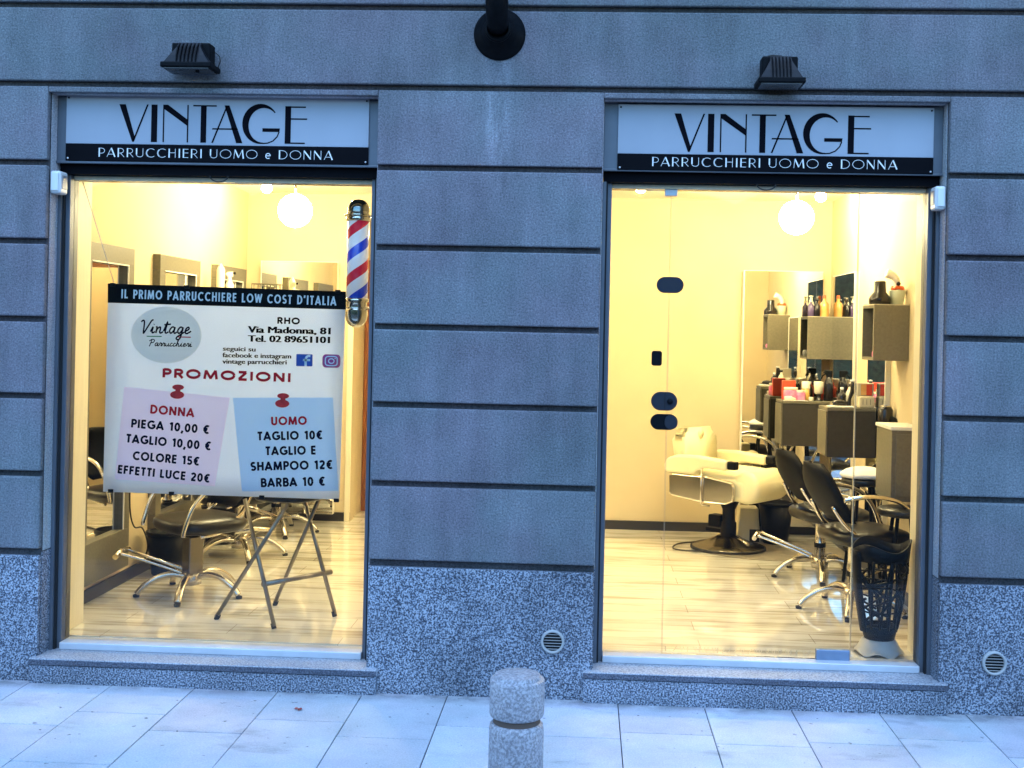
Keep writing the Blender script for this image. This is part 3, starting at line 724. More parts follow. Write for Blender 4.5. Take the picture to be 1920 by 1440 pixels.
struct('skirting', sk, 'skirting')
def back_door():
    r = thing('door_frame', 'brown wooden door frame of the passage behind the barber pole', 'door frame', (-1.4, 4.52, FLOOR))
    for x0, x1 in ((-1.903, -1.74), (-1.06, -.985)): obj('jamb', B().box(x0, x1, 4.45, 4.60, FLOOR, 2.20, .004), 'wood_door', r)
    obj('lintel', B().box(-1.903, -.985, 4.45, 4.60, 2.201, 2.30, .004), 'wood_door', r)
    q = thing('back_cabinet', 'black cabinets on the back room wall, met only in the nearest framed mirror', 'cabinet', (-1.2, 6.3, FLOOR))
    obj('upper_box', B().box(-1.9, -.6, 6.0, 6.38, 1.52, 2.10, .004), 'black_plastic', q); obj('lower_box', B().box(-1.9, -.6, 5.9, 6.38, FLOOR, .98, .004), 'black_plastic', q)
back_door()
struct('door_casing', B().box(DX0 - .045, DX0, BACK - .018, BACK - .001, FLOOR, 2.62, .003), 'jamb_cream')

# mirror stations -----------------------------------------------------------
def left_station(y0, y1, label):
    r = thing('framed_mirror', label, 'mirror', (WL, (y0 + y1) / 2, .27), 'framed mirrors along the wall behind the banner')
    d = .05; bw = .095
    f = B().box(WL, WL + d, y0, y1, 2.065, 2.165, .002).box(WL, WL + d, y0, y1, .27, .50, .002).box(WL, WL + d, y0, y0 + bw, .501, 2.064, .002).box(WL, WL + d, y1 - bw, y1, .501, 2.064, .002)
    obj('frame', f, 'taupe', r)
    obj('mirror_pane', B().box(WL + .012, WL + .02, y0 + bw, y1 - bw, .50, 2.065), 'mirror', r)
    obj('inner_edge', B().box(WL + d - .004, WL + d + .003, y0 + bw - .006, y1 - bw + .006, 2.058, 2.066).box(WL + d - .004, WL + d + .003, y1 - bw - .002, y1 - bw + .006, .5, 2.057), 'white_edge', r)
left_station(.72, 1.415, 'taupe framed wall mirror nearest the window, crossed by the hanging wire')
left_station(1.84, 2.615, 'taupe framed wall mirror in the middle of the row above the banner')
left_station(3.00, 3.725, 'taupe framed wall mirror farthest from the window, behind the white bottles')
def slab_mirror(name, b, e, label, loc):
    r = thing(name, label, 'mirror', loc, 'frameless mirrors with pale edges')
    obj('mirror_pane', b, 'mirror', r); obj('edge', e, 'white_edge', r)
def wall_slab(y0, y1, z0, z1, label):
    slab_mirror('slab_mirror', B().box(WR - .032, WR - .03, y0 + .004, y1, z0, z1 - .004), B().box(WR - .03, WR, y0, y1, z0, z1).box(WR - .035, WR - .03, y0 - .006, y0 + .003, z0, z1).box(WR - .034, WR - .03, y0 + .003, y1, z1 - .004, z1 + .002), label, (WR, (y0 + y1) / 2, z0))
wall_slab(2.02, 2.50, .27, 1.90, 'narrow side wall mirror under the nearest wall cabinet')
wall_slab(2.93, 3.66, .27, 2.195, 'tall side wall mirror with a pale edge next to the orange bottles')
def back_mirror(x0, x1, z0, z1, label):
    slab_mirror('slab_mirror', B().box(x0 + .006, x1, BACK - .082, BACK - .080, z0, z1 - .004), B().box(x0, x1, BACK - .08, BACK - .001, z0, z1).box(x0 - .003, x0 + .005, BACK - .085, BACK - .08, z0, z1), label, ((x0 + x1) / 2, BACK, z0))
back_mirror(1.225, 1.842, .23, 2.240, 'tall back wall mirror behind the cream barber chair')
back_mirror(-2.63, -2.012, .22, 2.245, 'tall back wall mirror left of the passage, above the banner')

# cabinets ------------------------------------------------------------------
def open_cabinet(y0, y1, z0, z1, xi, side, label, grp):
    """open box on the side wall, its opening facing the room; side +1 right wall, -1 left wall"""
    xw = WR - .002 if side > 0 else WL + .002
    r = thing('wall_cabinet', label, 'cabinet', (xw, (y0 + y1) / 2, z0), grp)
    a, b = (xi, xw) if side > 0 else (xw, xi); t = .018
    g = B().box(a, b, y0, y0 + t, z0, z1, .002).box(a, b, y1 - t, y1, z0, z1, .002).box(a, b, y0 + t, y1 - t, z0, z0 + t).box(a, b, y0 + t, y1 - t, z1 - t, z1 - .001)
    obj('carcass', g, 'taupe', r)
    c, d = (b - .02, b) if side > 0 else (a, a + .02)
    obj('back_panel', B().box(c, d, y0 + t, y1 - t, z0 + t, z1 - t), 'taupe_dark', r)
    obj('top_lip', B().box(a - .001, b, y0 - .001, y1 + .001, z1, z1 + .005), 'console_top', r)
    return r
GU = 'open cabinets on the salon walls'
open_cabinet(1.605, 1.90, 1.593, 1.926, 1.709, 1, 'taupe open wall cabinet nearest the glass door, carrying the black pump bottle', GU)
open_cabinet(3.665, 3.86, 1.553, 1.880, 1.700, 1, 'taupe open wall cabinet carrying the orange bottle, in the far corner', GU)
open_cabinet(2.64, 2.97, 1.593, 1.926, -2.56, -1, 'taupe open wall cabinet carrying the white bottles above the banner', GU)
open_cabinet(3.735, 3.80, 1.593, 1.926, -2.50, -1, 'shallow taupe wall cabinet in the corner under the wire basket', GU)
def console(y0, y1, z0, z1, xi, side, label):
    xw = WR - .036 if side > 0 else WL + .052
    r = thing('console_drawer', label, 'console', (xw, (y0 + y1) / 2, z0), 'drawer consoles under the mirrors')
    a, b = (xi, xw) if side > 0 else (xw, xi)
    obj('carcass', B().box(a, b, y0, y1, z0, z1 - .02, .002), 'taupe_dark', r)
    obj('top', B().box(a - .006 if side > 0 else a, b if side > 0 else b + .006, y0 - .006, y1 + .006, z1 - .019, z1, .002), 'taupe', r)
    f = a if side > 0 else b
    obj('drawer_front', B().box(f - .012 if side > 0 else f + .001, f - .001 if side > 0 else f + .012, y0 + .006, y1 - .006, z0 + .006, z1 - .024, .002), 'taupe', r)
    return r
console(2.22, 2.50, .945, 1.268, 1.575, 1, 'dark console with drawers below the narrow mirror, holding the cream comb caddy')
console(3.38, 3.66, .905, 1.242, 1.475, 1, 'taupe console near the back wall, holding the pink tub and spray bottle')
console(2.05, 2.42, .945, 1.268, -2.42, -1, 'console under the middle framed mirror, hidden behind the banner')
console(3.20, 3.55, .945, 1.268, -2.42, -1, 'console under the farthest framed mirror, hidden behind the banner')
def side_cabinet():
    r = thing('side_cabinet', 'small taupe cabinet with a pale top beside the right window jamb', 'cabinet', (1.83, 1.4, .83))
    obj('body', B().box(1.738, WR - .001, 1.25, 1.6, .80, 1.205, .003), 'taupe', r)
    obj('top', B().box(1.730, WR - .001, 1.242, 1.6, 1.206, 1.226, .003), 'white_edge', r)
    obj('door', B().box(1.76, 1.90, 1.238, 1.249, .83, 1.185, .004), 'taupe', r)
side_cabinet()

# chairs --------------------------------------------------------------------
def pad(lx, wy, h, z, x0=0, crown=.02, n=12, dish=0.0, e=3.2):
    """rounded cushion, super-ellipse outline"""
    b = B(); bm = b.bm
    def sup(a): 
        c, s = math.cos(a), math.sin(a); return (abs(c) ** (2 / e) * (1 if c > 0 else -1), abs(s) ** (2 / e) * (1 if s > 0 else -1))
    K = 32; lv = [(.0, 0, 0), (.86, 0, 0), (.96, .12, 0), (1.0, .45, 0), (.985, .8, 0), (.93, .97, 0), (.75, 1.0, 1), (.45, 1.0, 1), (.0, 1.0, 1)]
    rings = []
    for s, hz, tp in lv:
        zz = z + hz * h + (crown * (1 - s * s) - dish * (1 - s) if tp else 0)
        if s == 0: rings.append([bm.verts.new((x0, 0, zz))])
        else: rings.append([bm.verts.new((x0 + sup(2 * PI * k / K)[0] * lx / 2 * s, sup(2 * PI * k / K)[1] * wy / 2 * s, zz)) for k in range(K)])
    for A, C in zip(rings, rings[1:]):
        for k in range(K):
            if len(A) == 1: q = (A[0], C[(k + 1) % K], C[k])
            elif len(C) == 1: q = (A[k], A[(k + 1) % K], C[0])
            else: q = (A[k], A[(k + 1) % K], C[(k + 1) % K], C[k])
            bm.faces.new(q).smooth = True
    return b
def smooth_path(pts, n=5):
    P = [Vector(p) for p in pts]; out = []
    for i in range(len(P) - 1):
        a, b, c, d = P[max(i - 1, 0)], P[i], P[i + 1], P[min(i + 2, len(P) - 1)]
        for k in range(n):
            t = k / n; out.append(.5 * ((2 * b) + (c - a) * t + (2 * a - 5 * b + 4 * c - d) * t * t + (3 * b - a - 3 * c + d) * t ** 3))
    out.append(P[-1]); return out
def rotz(b, a): bmesh.ops.rotate(b.bm, verts=b.bm.verts, cent=(0, 0, 0), matrix=Matrix.Rotation(a, 3, 'Z')); return b

def styling_chair(loc, face, star, foot, label, dx=0.0, square=False, seat_m='black_leather', zs=0.0):
    r = thing('styling_chair', label, 'chair', (0, 0, 0), 'black styling chairs with star bases')
    fa = math.radians(face)
    def up(b): return rotz(b, fa)
    obj('seat', up(pad(.47, .49, .075, .375 + zs, .06 + dx, .02)), seat_m, r)
    # curved backrest
    b = B(); bm = b.bm; nu, nv = 12, 8; fr = []; bk = []
    for i in range(nu + 1):
        u = i / nu * 2 - 1; ra, rb = [], []
        for j in range(nv + 1):
            v = j / nv; w = .212 * math.sqrt(max(0, 1 - ((v - .42) / .615) ** 2))
            x = -.11 + dx - .17 * v - .03 * math.sin(v * PI) + .05 * u * u; z = .50 + zs + .33 * v; y = u * w
            ra.append(bm.verts.new((x, y, z))); rb.append(bm.verts.new((x - .035, y * 1.0, z + .004)))
        fr.append(ra); bk.append(rb)
    for i in range(nu):
        for j in range(nv):
            for g in (fr, bk): bm.faces.new((g[i][j], g[i + 1][j], g[i + 1][j + 1], g[i][j + 1])).smooth = True
    for i in range(nu):
        for j in (0, nv): bm.faces.new((fr[i][j], fr[i + 1][j], bk[i + 1][j], bk[i][j])).smooth = True
    for j in range(nv):
        for i in (0, nu): bm.faces.new((fr[i][j], fr[i][j + 1], bk[i][j + 1], bk[i][j])).smooth = True
    obj('backrest', up(b), 'black_shell', r)
    for s in (-1, 1):
        arm = smooth_path([(-.17 + dx, s * .215, .64 + zs), (-.06 + dx, s * .25, .665 + zs), (.06 + dx, s * .262, .66 + zs), (.16 + dx, s * .262, .625 + zs), (.24 + dx, s * .258, .54 + zs), (.285 + dx, s * .25, .42 + zs), (.29 + dx, s * .25, .385 + zs)])
        obj('armrest', up(B().tube(arm, .0125, 10)), 'chrome', r)
    for s in (-1, 1):
        obj('back_strut', up(B().tube(smooth_path([(-.20 + dx, s * .14, .60 + zs), (-.12 + dx, s * .17, .48 + zs), (.02 + dx, s * .2, .385 + zs), (.16 + dx, s * .2, .365 + zs)], 4), .0115, 8)), 'chrome', r)
    if square:
        obj('column', up(B().box(-.045, .045, -.045, .045, .10, .34, .006, smooth=False).lathe([(.026, .33), (.026, .374 + zs)])), 'dark_steel', r)
    else:
        obj('column', B().lathe([(.034, .09), (.034, .20), (.036, .20), (.036, .215), (.032, .22), (.032, .374 + zs), (.07, .374 + zs)]), 'chrome_soft', r)
        obj('sleeve', B().lathe([(.0375, .195), (.0375, .225)]), 'black_plastic', r)
    obj('hub', B().lathe([(0, .06), (.05, .06), (.055, .09), (.05, .125), (.034, .13)]), 'chrome_soft', r)
    for k in range(5):
        a = math.radians(star + 72 * k)
        lg = B().tube(smooth_path([(.03, 0, .105), (.11, 0, .122), (.19, 0, .108), (.265, 0, .064), (.305, 0, .018)], 4), .0215, 10, flat=.75)
        lo = obj('leg', rotz(lg, a), 'chrome_soft', r)
        obj('glide', rotz(B().lathe([(0, 0), (.017, 0), (.019, .014), (0, .02)], (.308, 0, 0), 14), a), 'rubber', lo)
    fo = B(); fa2 = math.radians(foot)
    for s in (-.045, .045): fo.tube(smooth_path([(.05, s, .13), (.13, s, .16), (.30, s * 1.2, .215), (.40, s * 1.6, .245)], 4), .009, 8)
    fo.tube([(.405, -.13, .235), (.41, 0, .25), (.405, .13, .235)], .016, 8)
    obj('footrest', rotz(fo, fa2), 'chrome', r)
    place(r, loc)
    return r
styling_chair((-2.26, 1.21, FLOOR), 226, -86, 186, 'black styling chair on a square chrome pump, nearest the banner window, its footrest pointing left', dx=-.10, square=True)
styling_chair((-2.33, 2.36, FLOOR), 215, -61, 300, 'black styling chair in the middle of the row behind the folding stool')
styling_chair((-2.33, 3.30, FLOOR), 215, -62, 250, 'black styling chair farthest back, in front of the back wall mirror by the passage')
styling_chair((1.55, 2.27, FLOOR), 14, 263, 160, 'black styling chair on a chrome post between the barber chair and the front chair', zs=.0)
styling_chair((1.56, 1.35, FLOOR), 13, 253, 30, 'black styling chair with chrome arms right behind the lattice umbrella stand', zs=.02)

def barber_chair():
    r = thing('barber_chair', 'cream leather barber chair with chrome side panels on a round pump base', 'barber chair', (0, 0, 0))
    obj('base', B().lathe([(0, 0), (.285, 0), (.29, .012), (.28, .028), (.20, .045), (.11, .085), (.085, .10), (0, .10)], n=40), ['dark_steel'], r)
    obj('base_rim', B().lathe([(.284, .002), (.296, .004), (.296, .022), (.284, .024)], n=40), 'rubber', r)
    obj('pump', B().lathe([(.062, .098), (.062, .20), (.05, .21), (.05, .30), (.08, .36), (.10, .38)]).box(-.16, -.05, -.05, .05, .16, .25, .01).box(-.20, -.06, -.02, .02, .115, .145, .006), 'black_plastic', r)
    obj('pedal', B().tube([(.05, -.05, .12), (.2, -.12, .10), (.27, -.16, .085)], .012, 8), 'chrome', r)
    # seat body
    sb = B().box(-.30, .30, -.258, .258, .395, .57, .05, 4, smooth=True)
    obj('seat_box', sb, 'cream_leather', r)
    c = pad(.60, .49, .14, .465, .05, .03, e=3.6); obj('seat', c, 'cream_leather', r)
    obj('front_roll', B().lathe([(0, -.25), (.085, -.25), (.115, -.235), (.12, -.2), (.12, .2), (.115, .235), (.085, .25), (0, .25)], (.285, 0, .505), 28, 'y'), 'cream_leather', r)
    for s in (-1, 1):
        prof = [(-.37, .42), (-.35, .395), (-.1, .372), (.15, .375), (.21, .40), (.222, .45), (.222, .51), (.20, .545), (-.02, .57), (-.34, .567), (-.375, .55)]
        b = B().prism([(p[0], p[1]) for p in prof], s * .265, s * .305, 'xz'); obj('side_panel', b, 'chrome', r, bevel=.012)
        pr = [(-.40, .572), (-.41, .63), (-.375, .68), (-.29, .71), (-.12, .718), (.16, .70), (.166, .625), (-.0, .63), (-.06, .622), (-.10, .60), (-.12, .572)]
        b = B().prism(pr, s * .255, s * .33, 'xz'); a = obj('armrest', b, 'cream_leather', r, bevel=.018)
        obj('arm_tip', B().box(.166, .24, s * .292 - .03, s * .292 + .03, .636, .696, .01), 'black_plastic', a)
    obj('recline_lever', B().tube([(-.06, -.318, .64), (-.06, -.32, .37), (-.06, -.30, .355), (.0, -.29, .352)], .008, 8), 'chrome', r)
    # backrest leaning back
    b = B(); outl = []
    for sx, a0 in ((1, 0), (-1, 90)):
        for i in range(9):
            a = math.radians(a0 + 90 * i / 8); outl.append((sx * .235 - sx * .08 + .08 * math.cos(a), .90 - .08 + .08 * math.sin(a)))
    outl += [(-.235, .50), (.235, .50)]
    b.prism(outl, -.36, -.24, 'yz'); bmesh.ops.bevel(b.bm, geom=[e for e in b.bm.edges], offset=.03, segments=3, affect='EDGES')
    for f in b.bm.faces: f.smooth = True
    bmesh.ops.rotate(b.bm, verts=b.bm.verts, cent=(-.3, 0, .55), matrix=Matrix.Rotation(-.12, 3, 'Y'))
    obj('backrest', b, 'cream_leather', r)
    obj('head_button', B().lathe([(0, .02), (.03, .016), (.038, 0)], (-.278, .0, .855), 18, 'x'), 'cream_leather', r)
    place(r, (1.065, 3.18, FLOOR), math.radians(-38)).scale = (.93, .93, .97)
barber_chair()

def stool(x, y, zt, rad, cushion, label):
    r = thing('round_stool', label, 'stool', (x, y, FLOOR), 'dark round stools')
    obj('seat', B().lathe([(0, zt - .04), (rad - .01, zt - .04), (rad, zt - .03), (rad, zt - .008), (rad - .01, zt), (0, zt + .004)], (x, y, 0), 32), 'black_leather', r)
    for k in range(4):
        a = PI / 4 + k * PI / 2; obj('leg', B().tube([(x + rad * .45 * math.cos(a), y + rad * .45 * math.sin(a), zt - .04), (x + rad * 1.0 * math.cos(a), y + rad * 1.0 * math.sin(a), FLOOR)], .011, 8), 'black_metal', r)
    obj('foot_ring', B().tube([(x + rad * .8 * math.cos(2 * PI * i / 24), y + rad * .8 * math.sin(2 * PI * i / 24), FLOOR + .28) for i in range(25)], .008, 6), 'black_metal', r)
stool(1.712, 1.78, .868, .138, True, 'dark round stool carrying the white cushion behind the front chair')
stool(1.80, 1.19, .775, .15, False, 'bare dark round stool beside the right window jamb')
b = pad(.29, .27, .03, .872, 0, .04, e=2.2); bmesh.ops.translate(b.bm, verts=b.bm.verts, vec=(1.712, 1.78, 0))
solo('seat_cushion', b, 'white_cloth', 'puffy white cushion lying on the dark round stool', 'cushion', (1.712, 1.78, .872))

def bin_(x, y, h, r0_, r1_, m, label, grp):
    r = thing('waste_bin', label, 'bin', (x, y, FLOOR), grp)
    obj('bucket', B().lathe([(0, .004), (r0_ - .01, .004), (r0_, .012), (r1_, h), (r1_ - .008, h), (r0_ - .006, .016), (0, .016)], (x, y, FLOOR), 32), m, r)
    obj('rim', B().lathe([(r1_ - .008, h - .018), (r1_ + .004, h - .018), (r1_ + .006, h + .002), (r1_ - .009, h + .003)], (x, y, FLOOR), 32), m, r)
bin_(-2.585, 1.70, .275, .095, .128, 'black_plastic', 'black plastic bin behind the front chair of the banner window', 'black waste bins')
bin_(-2.60, 2.80, .27, .10, .13, 'black_plastic', 'black plastic bin against the wall farther back in the banner window', 'black waste bins')
bin_(1.45, 3.45, .315, .095, .13, 'black_plastic', 'black plastic bin beside the cream barber chair', 'black waste bins')
r = thing('step_box', 'cream plastic step box standing between the barber chair and the black bin', 'box', (1.255, 3.55, FLOOR))
obj('shell', B().prism([(1.185, FLOOR + .26), (1.325, FLOOR + .26), (1.345, FLOOR), (1.165, FLOOR)], 3.47, 3.63, 'xz'), 'cream_plastic', r, bevel=.008)
obj('opening', B().box(1.26, 1.335, 3.464, 3.4695, FLOOR + .005, FLOOR + .10), 'taupe_dark', r)

def umbrella_stand():
    cx, cy = 1.482, .42
    r = thing('umbrella_stand', 'tall black lattice vase with a wavy rim and grey foot behind the narrow glass panel', 'umbrella stand', (cx, cy, FLOOR))
    z0, z1 = .232, .700
    def rad(z): 
        t = max(0, (z - z0) / (z1 - z0)); return .072 + .068 * t ** .8 + .004 * math.sin(t * PI)
    def rimz(a): return z1 + .022 * math.sin(a * 3 + 2.2) + .012 * math.cos(a)
    # solid collar at the bottom, ribs, wavy top band, then a random lattice of straps
    b = B(); n = 48
    b.lathe([(rad(z), z) for z in (z0 - .006, z0, z0 + .03, z0 + .07)], (cx, cy, 0), n)
    bm = b.bm; top = []; low = []
    for k in range(n):
        a = 2 * PI * k / n; zt = rimz(a); ra = rad(min(zt, z1)) + .008
        low.append(bm.verts.new((cx + rad(z1 - .075) * math.cos(a), cy + rad(z1 - .075) * math.sin(a), z1 - .075))); top.append(bm.verts.new((cx + ra * math.cos(a), cy + ra * math.sin(a), zt)))
    for k in range(n): bm.faces.new((low[k], low[(k + 1) % n], top[(k + 1) % n], top[k])).smooth = True
    body = obj('body', b, 'black_plastic', r); md = body.modifiers.new('s', 'SOLIDIFY'); md.thickness = .006
    l = B(); rnd = random.Random(3)
    def strap(a0, zz0, a1, zz1, w, off=0):
        pts = []; m = 8
        for i in range(m + 1):
            a = a0 + (a1 - a0) * i / m; z = zz0 + (zz1 - zz0) * i / m; R = rad(z) + off; pts.append((cx + R * math.cos(a), cy + R * math.sin(a), z))
        l.tube(pts, w, 6, flat=1.0)
    lo, hi = z0 + .06, z1 - .065
    for k in range(14): strap(2 * PI * k / 14 + rnd.uniform(-.05, .05), lo, 2 * PI * k / 14 + rnd.uniform(-.45, .45), hi, rnd.uniform(.005, .008))
    for k in range(26):
        a = rnd.uniform(0, 6.28); z = rnd.uniform(lo, hi); strap(a, z, a + rnd.uniform(.6, 1.4), min(hi, max(lo, z + rnd.uniform(-.14, .14))), rnd.uniform(.0055, .0085))
    for z in (lo + .08, lo + .17, lo + .26): strap(0, z, 2 * PI, z + rnd.uniform(-.01, .01), .0045)
    obj('lattice', l, 'black_plastic', r)
    for a0, wd in ((math.radians(185), .5), (math.radians(5), .42)):   # the two solid side ribs
        p = B(); g0 = []; g1 = []
        for i in range(13):
            z = lo - .02 + (hi - lo + .06) * i / 12; R = rad(z) + .003
            g0.append(p.bm.verts.new((cx + R * math.cos(a0 - wd), cy + R * math.sin(a0 - wd), z))); g1.append(p.bm.verts.new((cx + R * math.cos(a0 + wd), cy + R * math.sin(a0 + wd), z)))
        mid = [p.bm.verts.new((cx + (rad(lo - .02 + (hi - lo + .06) * i / 12) + .008) * math.cos(a0), cy + (rad(lo - .02 + (hi - lo + .06) * i / 12) + .008) * math.sin(a0), lo - .02 + (hi - lo + .06) * i / 12)) for i in range(13)]
        for i in range(12):
            p.bm.faces.new((g0[i], mid[i], mid[i + 1], g0[i + 1])).smooth = True; p.bm.faces.new((mid[i], g1[i], g1[i + 1], mid[i + 1])).smooth = True
        o = obj('side_rib', p, 'black_plastic', r); md = o.modifiers.new('s', 'SOLIDIFY'); md.thickness = .006
    f = B(); bm = f.bm; rings = []
    for rr, h in ((.076, .078), (.082, .074), (.098, .045), (.114, .018), (.122, .004)):
        rings.append([bm.verts.new((cx + rr * math.cos(2 * PI * k / 40), cy + rr * math.sin(2 * PI * k / 40), FLOOR + h + (.010 * (1 + math.sin(2 * PI * k / 40 * 6)) if h < .01 else 0))) for k in range(40)])
    for A, C in zip(rings, rings[1:]):
        for k in range(40): bm.faces.new((A[k], A[(k + 1) % 40], C[(k + 1) % 40], C[k])).smooth = True
    bm.faces.new(rings[0])
    obj('foot', f, 'grey_plastic', r)
umbrella_stand()

# ------------------------------------------------------------------ barber pole
def barber_pole():
    x, y = -1.161, .35
    r = thing('barber_pole', 'red white and blue striped barber pole with chrome ends inside the banner window', 'barber pole', (x, y, 1.72))
    o = obj('cylinder', B().lathe([(0, -.195), (.054, -.195), (.054, .195), (0, .195)], (0, 0, 0), 40), 'pole_stripes'); o.parent = r; o.location = (0, 0, 2.065 - 1.72)
    obj('top_collar', B().lathe([(.054, 2.258), (.062, 2.261), (.062, 2.278), (.056, 2.284), (.056, 2.30), (.059, 2.305)], (x, y, 0), 36), 'chrome', r)
    obj('top_dome', B().lathe([(.056, 2.304), (.055, 2.325), (.047, 2.348), (.03, 2.364), (0, 2.372)], (x, y, 0), 36), 'dome_glass', r)
    obj('bottom_collar', B().lathe([(.054, 1.872), (.060, 1.868), (.060, 1.855), (.052, 1.850), (.052, 1.815), (.056, 1.81)], (x, y, 0), 36), 'chrome', r)
    obj('bottom_dome', B().lathe([(.056, 1.812), (.057, 1.79), (.052, 1.762), (.038, 1.738), (.018, 1.727), (0, 1.724)], (x, y, 0), 36), 'chrome', r)
    for z in (2.287, 1.822): obj('bracket', B().tube([(x, y, z), (x + .10, y, z), (LX1 - .012, y, z)], .006, 8).tube([(x + .067 * math.cos(2 * PI * i / 24), y + .067 * math.sin(2 * PI * i / 24), z) for i in range(25)], .004, 6), 'chrome', r)
barber_pole()

# ------------------------------------------------------------------ promotion banner
def banner():
    ox, oz, y = -2.415, 1.919, .30
    r = thing('promotion_banner', 'large pale price banner with black header hanging inside the shop window', 'banner', (ox + .6, y, oz - 1.05))
    P = lambda u, v: (ox + u, oz + v)
    def sheet(name, q, ya, m, par, sub=10):
        b = B(); bm = b.bm; g = []
        for i in range(sub + 1):
            row = []
            for j in range(sub + 1):
                s, tt = i / sub, j / sub
                u = (q[0][0] * (1 - s) + q[1][0] * s) * (1 - tt) + (q[3][0] * (1 - s) + q[2][0] * s) * tt
                v = (q[0][1] * (1 - s) + q[1][1] * s) * (1 - tt) + (q[3][1] * (1 - s) + q[2][1] * s) * tt
                row.append(bm.verts.new((ox + u, ya, oz + v)))
            g.append(row)
        for i in range(sub):
            for j in range(sub): bm.faces.new((g[i][j], g[i + 1][j], g[i + 1][j + 1], g[i][j + 1])).smooth = True
        o = obj(name, b, m, par); return o
    sh = sheet('sheet', [(.001, -.002), (1.208, -.018), (1.197, -1.054), (-.004, -1.048)], y, 'banner_sheet', r)
    md = sh.modifiers.new('s', 'SOLIDIFY'); md.thickness = .002; md.offset = 0
    hd = sheet('header_strip', [(-.002, .001), (1.209, -.016), (1.211, -.106), (0, -.096)], y - .002, 'sign_black', r)
    b = B(); sans(b, "IL PRIMO PARRUCCHIERE LOW COST D'ITALIA", ox + .07, oz - .072, ox + 1.16, oz - .087, .0455, y - .004, .17, .24); obj('lettering', b, 'ink_white', hd)
    b = B(); b.poly([(ox + .303 + .180 * math.cos(a), y - .0025, oz - .252 + .142 * math.sin(a)) for a in [2 * PI * i / 48 for i in range(48)]]); lg = obj('logo', b, 'logo_disc', r)
    # script lettering of the logo, drawn as pen strokes
    def script(glyphs, u0, v0, u1, h, w, bb, dv=0.0):
        tot = sum(g[0] for g in glyphs); k = (u1 - u0) / tot; x = u0
        for adv, strokes in glyphs:
            for st in strokes:
                pp = [Vector((x + (a + .22 * c) * k, 0, v0 + dv * (x - u0) + c * h)) for a, c in st]; pp = smooth_path(pp, 4)
                bb.stroke([(ox + p.x, oz + p.z) for p in pp], w, y - .0045)
            x += adv * k
    V = (.98, [[(-.1, .88), (.05, 1.0), (.18, .92), (.25, .5), (.3, .02), (.36, 0), (.6, .5), (.85, 1.0), (1.0, 1.05)]])
    i_ = (.4, [[(-.05, .1), (.12, .5), (.1, .15), (.18, 0), (.38, .12)], [(.14, .68), (.17, .72)]])
    n_ = (.75, [[(0, .45), (.08, .5), (.08, .0), (.12, .3), (.35, .5), (.42, .35), (.42, .08), (.52, 0), (.72, .12)]])
    t_ = (.5, [[(.0, .15), (.22, .95), (.16, .2), (.26, 0), (.48, .12)], [(-.05, .68), (.55, .74)]])
    a_ = (.75, [[(.48, .44), (.25, .52), (.06, .25), (.2, 0), (.42, .2), (.5, .5), (.48, .12), (.58, 0), (.75, .12)]])
    g_ = (.7, [[(.48, .44), (.25, .52), (.06, .25), (.2, 0), (.42, .2), (.5, .5), (.42, -.35), (.2, -.5), (.08, -.32), (.7, .12)]])
    e_ = (.6, [[(.0, .15), (.35, .35), (.28, .52), (.1, .4), (.08, .12), (.24, 0), (.6, .2)]])
    P_ = (.9, [[(.1, -.1), (.22, .6), (.28, 1.0)], [(-.1, .8), (.3, 1.1), (.7, .95), (.6, .6), (.22, .5)]])
    r_ = (.5, [[(-.05, .1), (.1, .55), (.2, .45), (.34, .48), (.28, .12), (.36, 0), (.5, .12)]])
    u_ = (.7, [[(0, .45), (.06, .12), (.18, 0), (.38, .15), (.46, .5), (.44, .1), (.54, 0), (.7, .12)]])
    c_ = (.5, [[(.36, .42), (.2, .52), (.05, .25), (.16, 0), (.5, .15)]])
    h_ = (.7, [[(-.02, .1), (.2, .9), (.12, 1.0), (.06, .0), (.14, .35), (.34, .48), (.38, .1), (.48, 0), (.7, .12)]])
    b = B(); script([V, i_, n_, t_, a_, g_, e_], .170, -.243, .428, .062, .0075, b, .0)
    script([P_, a_, r_, r_, u_, c_, c_, h_, i_, e_, r_, i_], .216, -.308, .436, .030, .0042, b, .0); obj('lettering', b, 'ink_navy', lg)
    for u0, u1, m in ((.204, .281, 'ink_green'), (.281, .357, 'ink_white'), (.357, .429, 'ink_red')):
        b = B(); b.poly([(ox + u0, y - .0042, oz - .263), (ox + u1, y - .0042, oz - .263), (ox + u1, y - .0042, oz - .258), (ox + u0, y - .0042, oz - .258)]); obj('flag_line', b, m, lg)
    def txt(rows, m, par, ya, bold):
        b = B()
        for s, u0, v0, u1, v1, h in rows:
            if all(c in SANS for c in s): sans(b, s, ox + u0, oz + v0, ox + u1, oz + v1, h, ya, bold, .15); continue
            bold_text(b, s, ox + u0, oz + v0, ox + u1, oz + v1, h, ya, bold)
        return obj('lettering', b, m, par)
    txt([('RHO', .866, -.183, .98, -.184, .0317)], 'ink_black', r, y - .004, .28)
    txt([('Via Madonna, 81', .718, -.231, 1.137, -.231, .0326), ('Tel. 02 89651101', .719, -.276, 1.135, -.275, .0317)], 'ink_black', r, y - .004, .10)
    txt([('seguici su', .593, -.324, .76, -.325, .0218), ('facebook e instagram', .592, -.357, .941, -.356, .0225), ('vintage parrucchieri', .592, -.389, .919, -.386, .0225)], 'ink_black', r, y - .004, .07)
    txt([('PROMOZIONI', .287, -.465, .941, -.474, .0445)], 'ink_red', r, y - .004, .30)
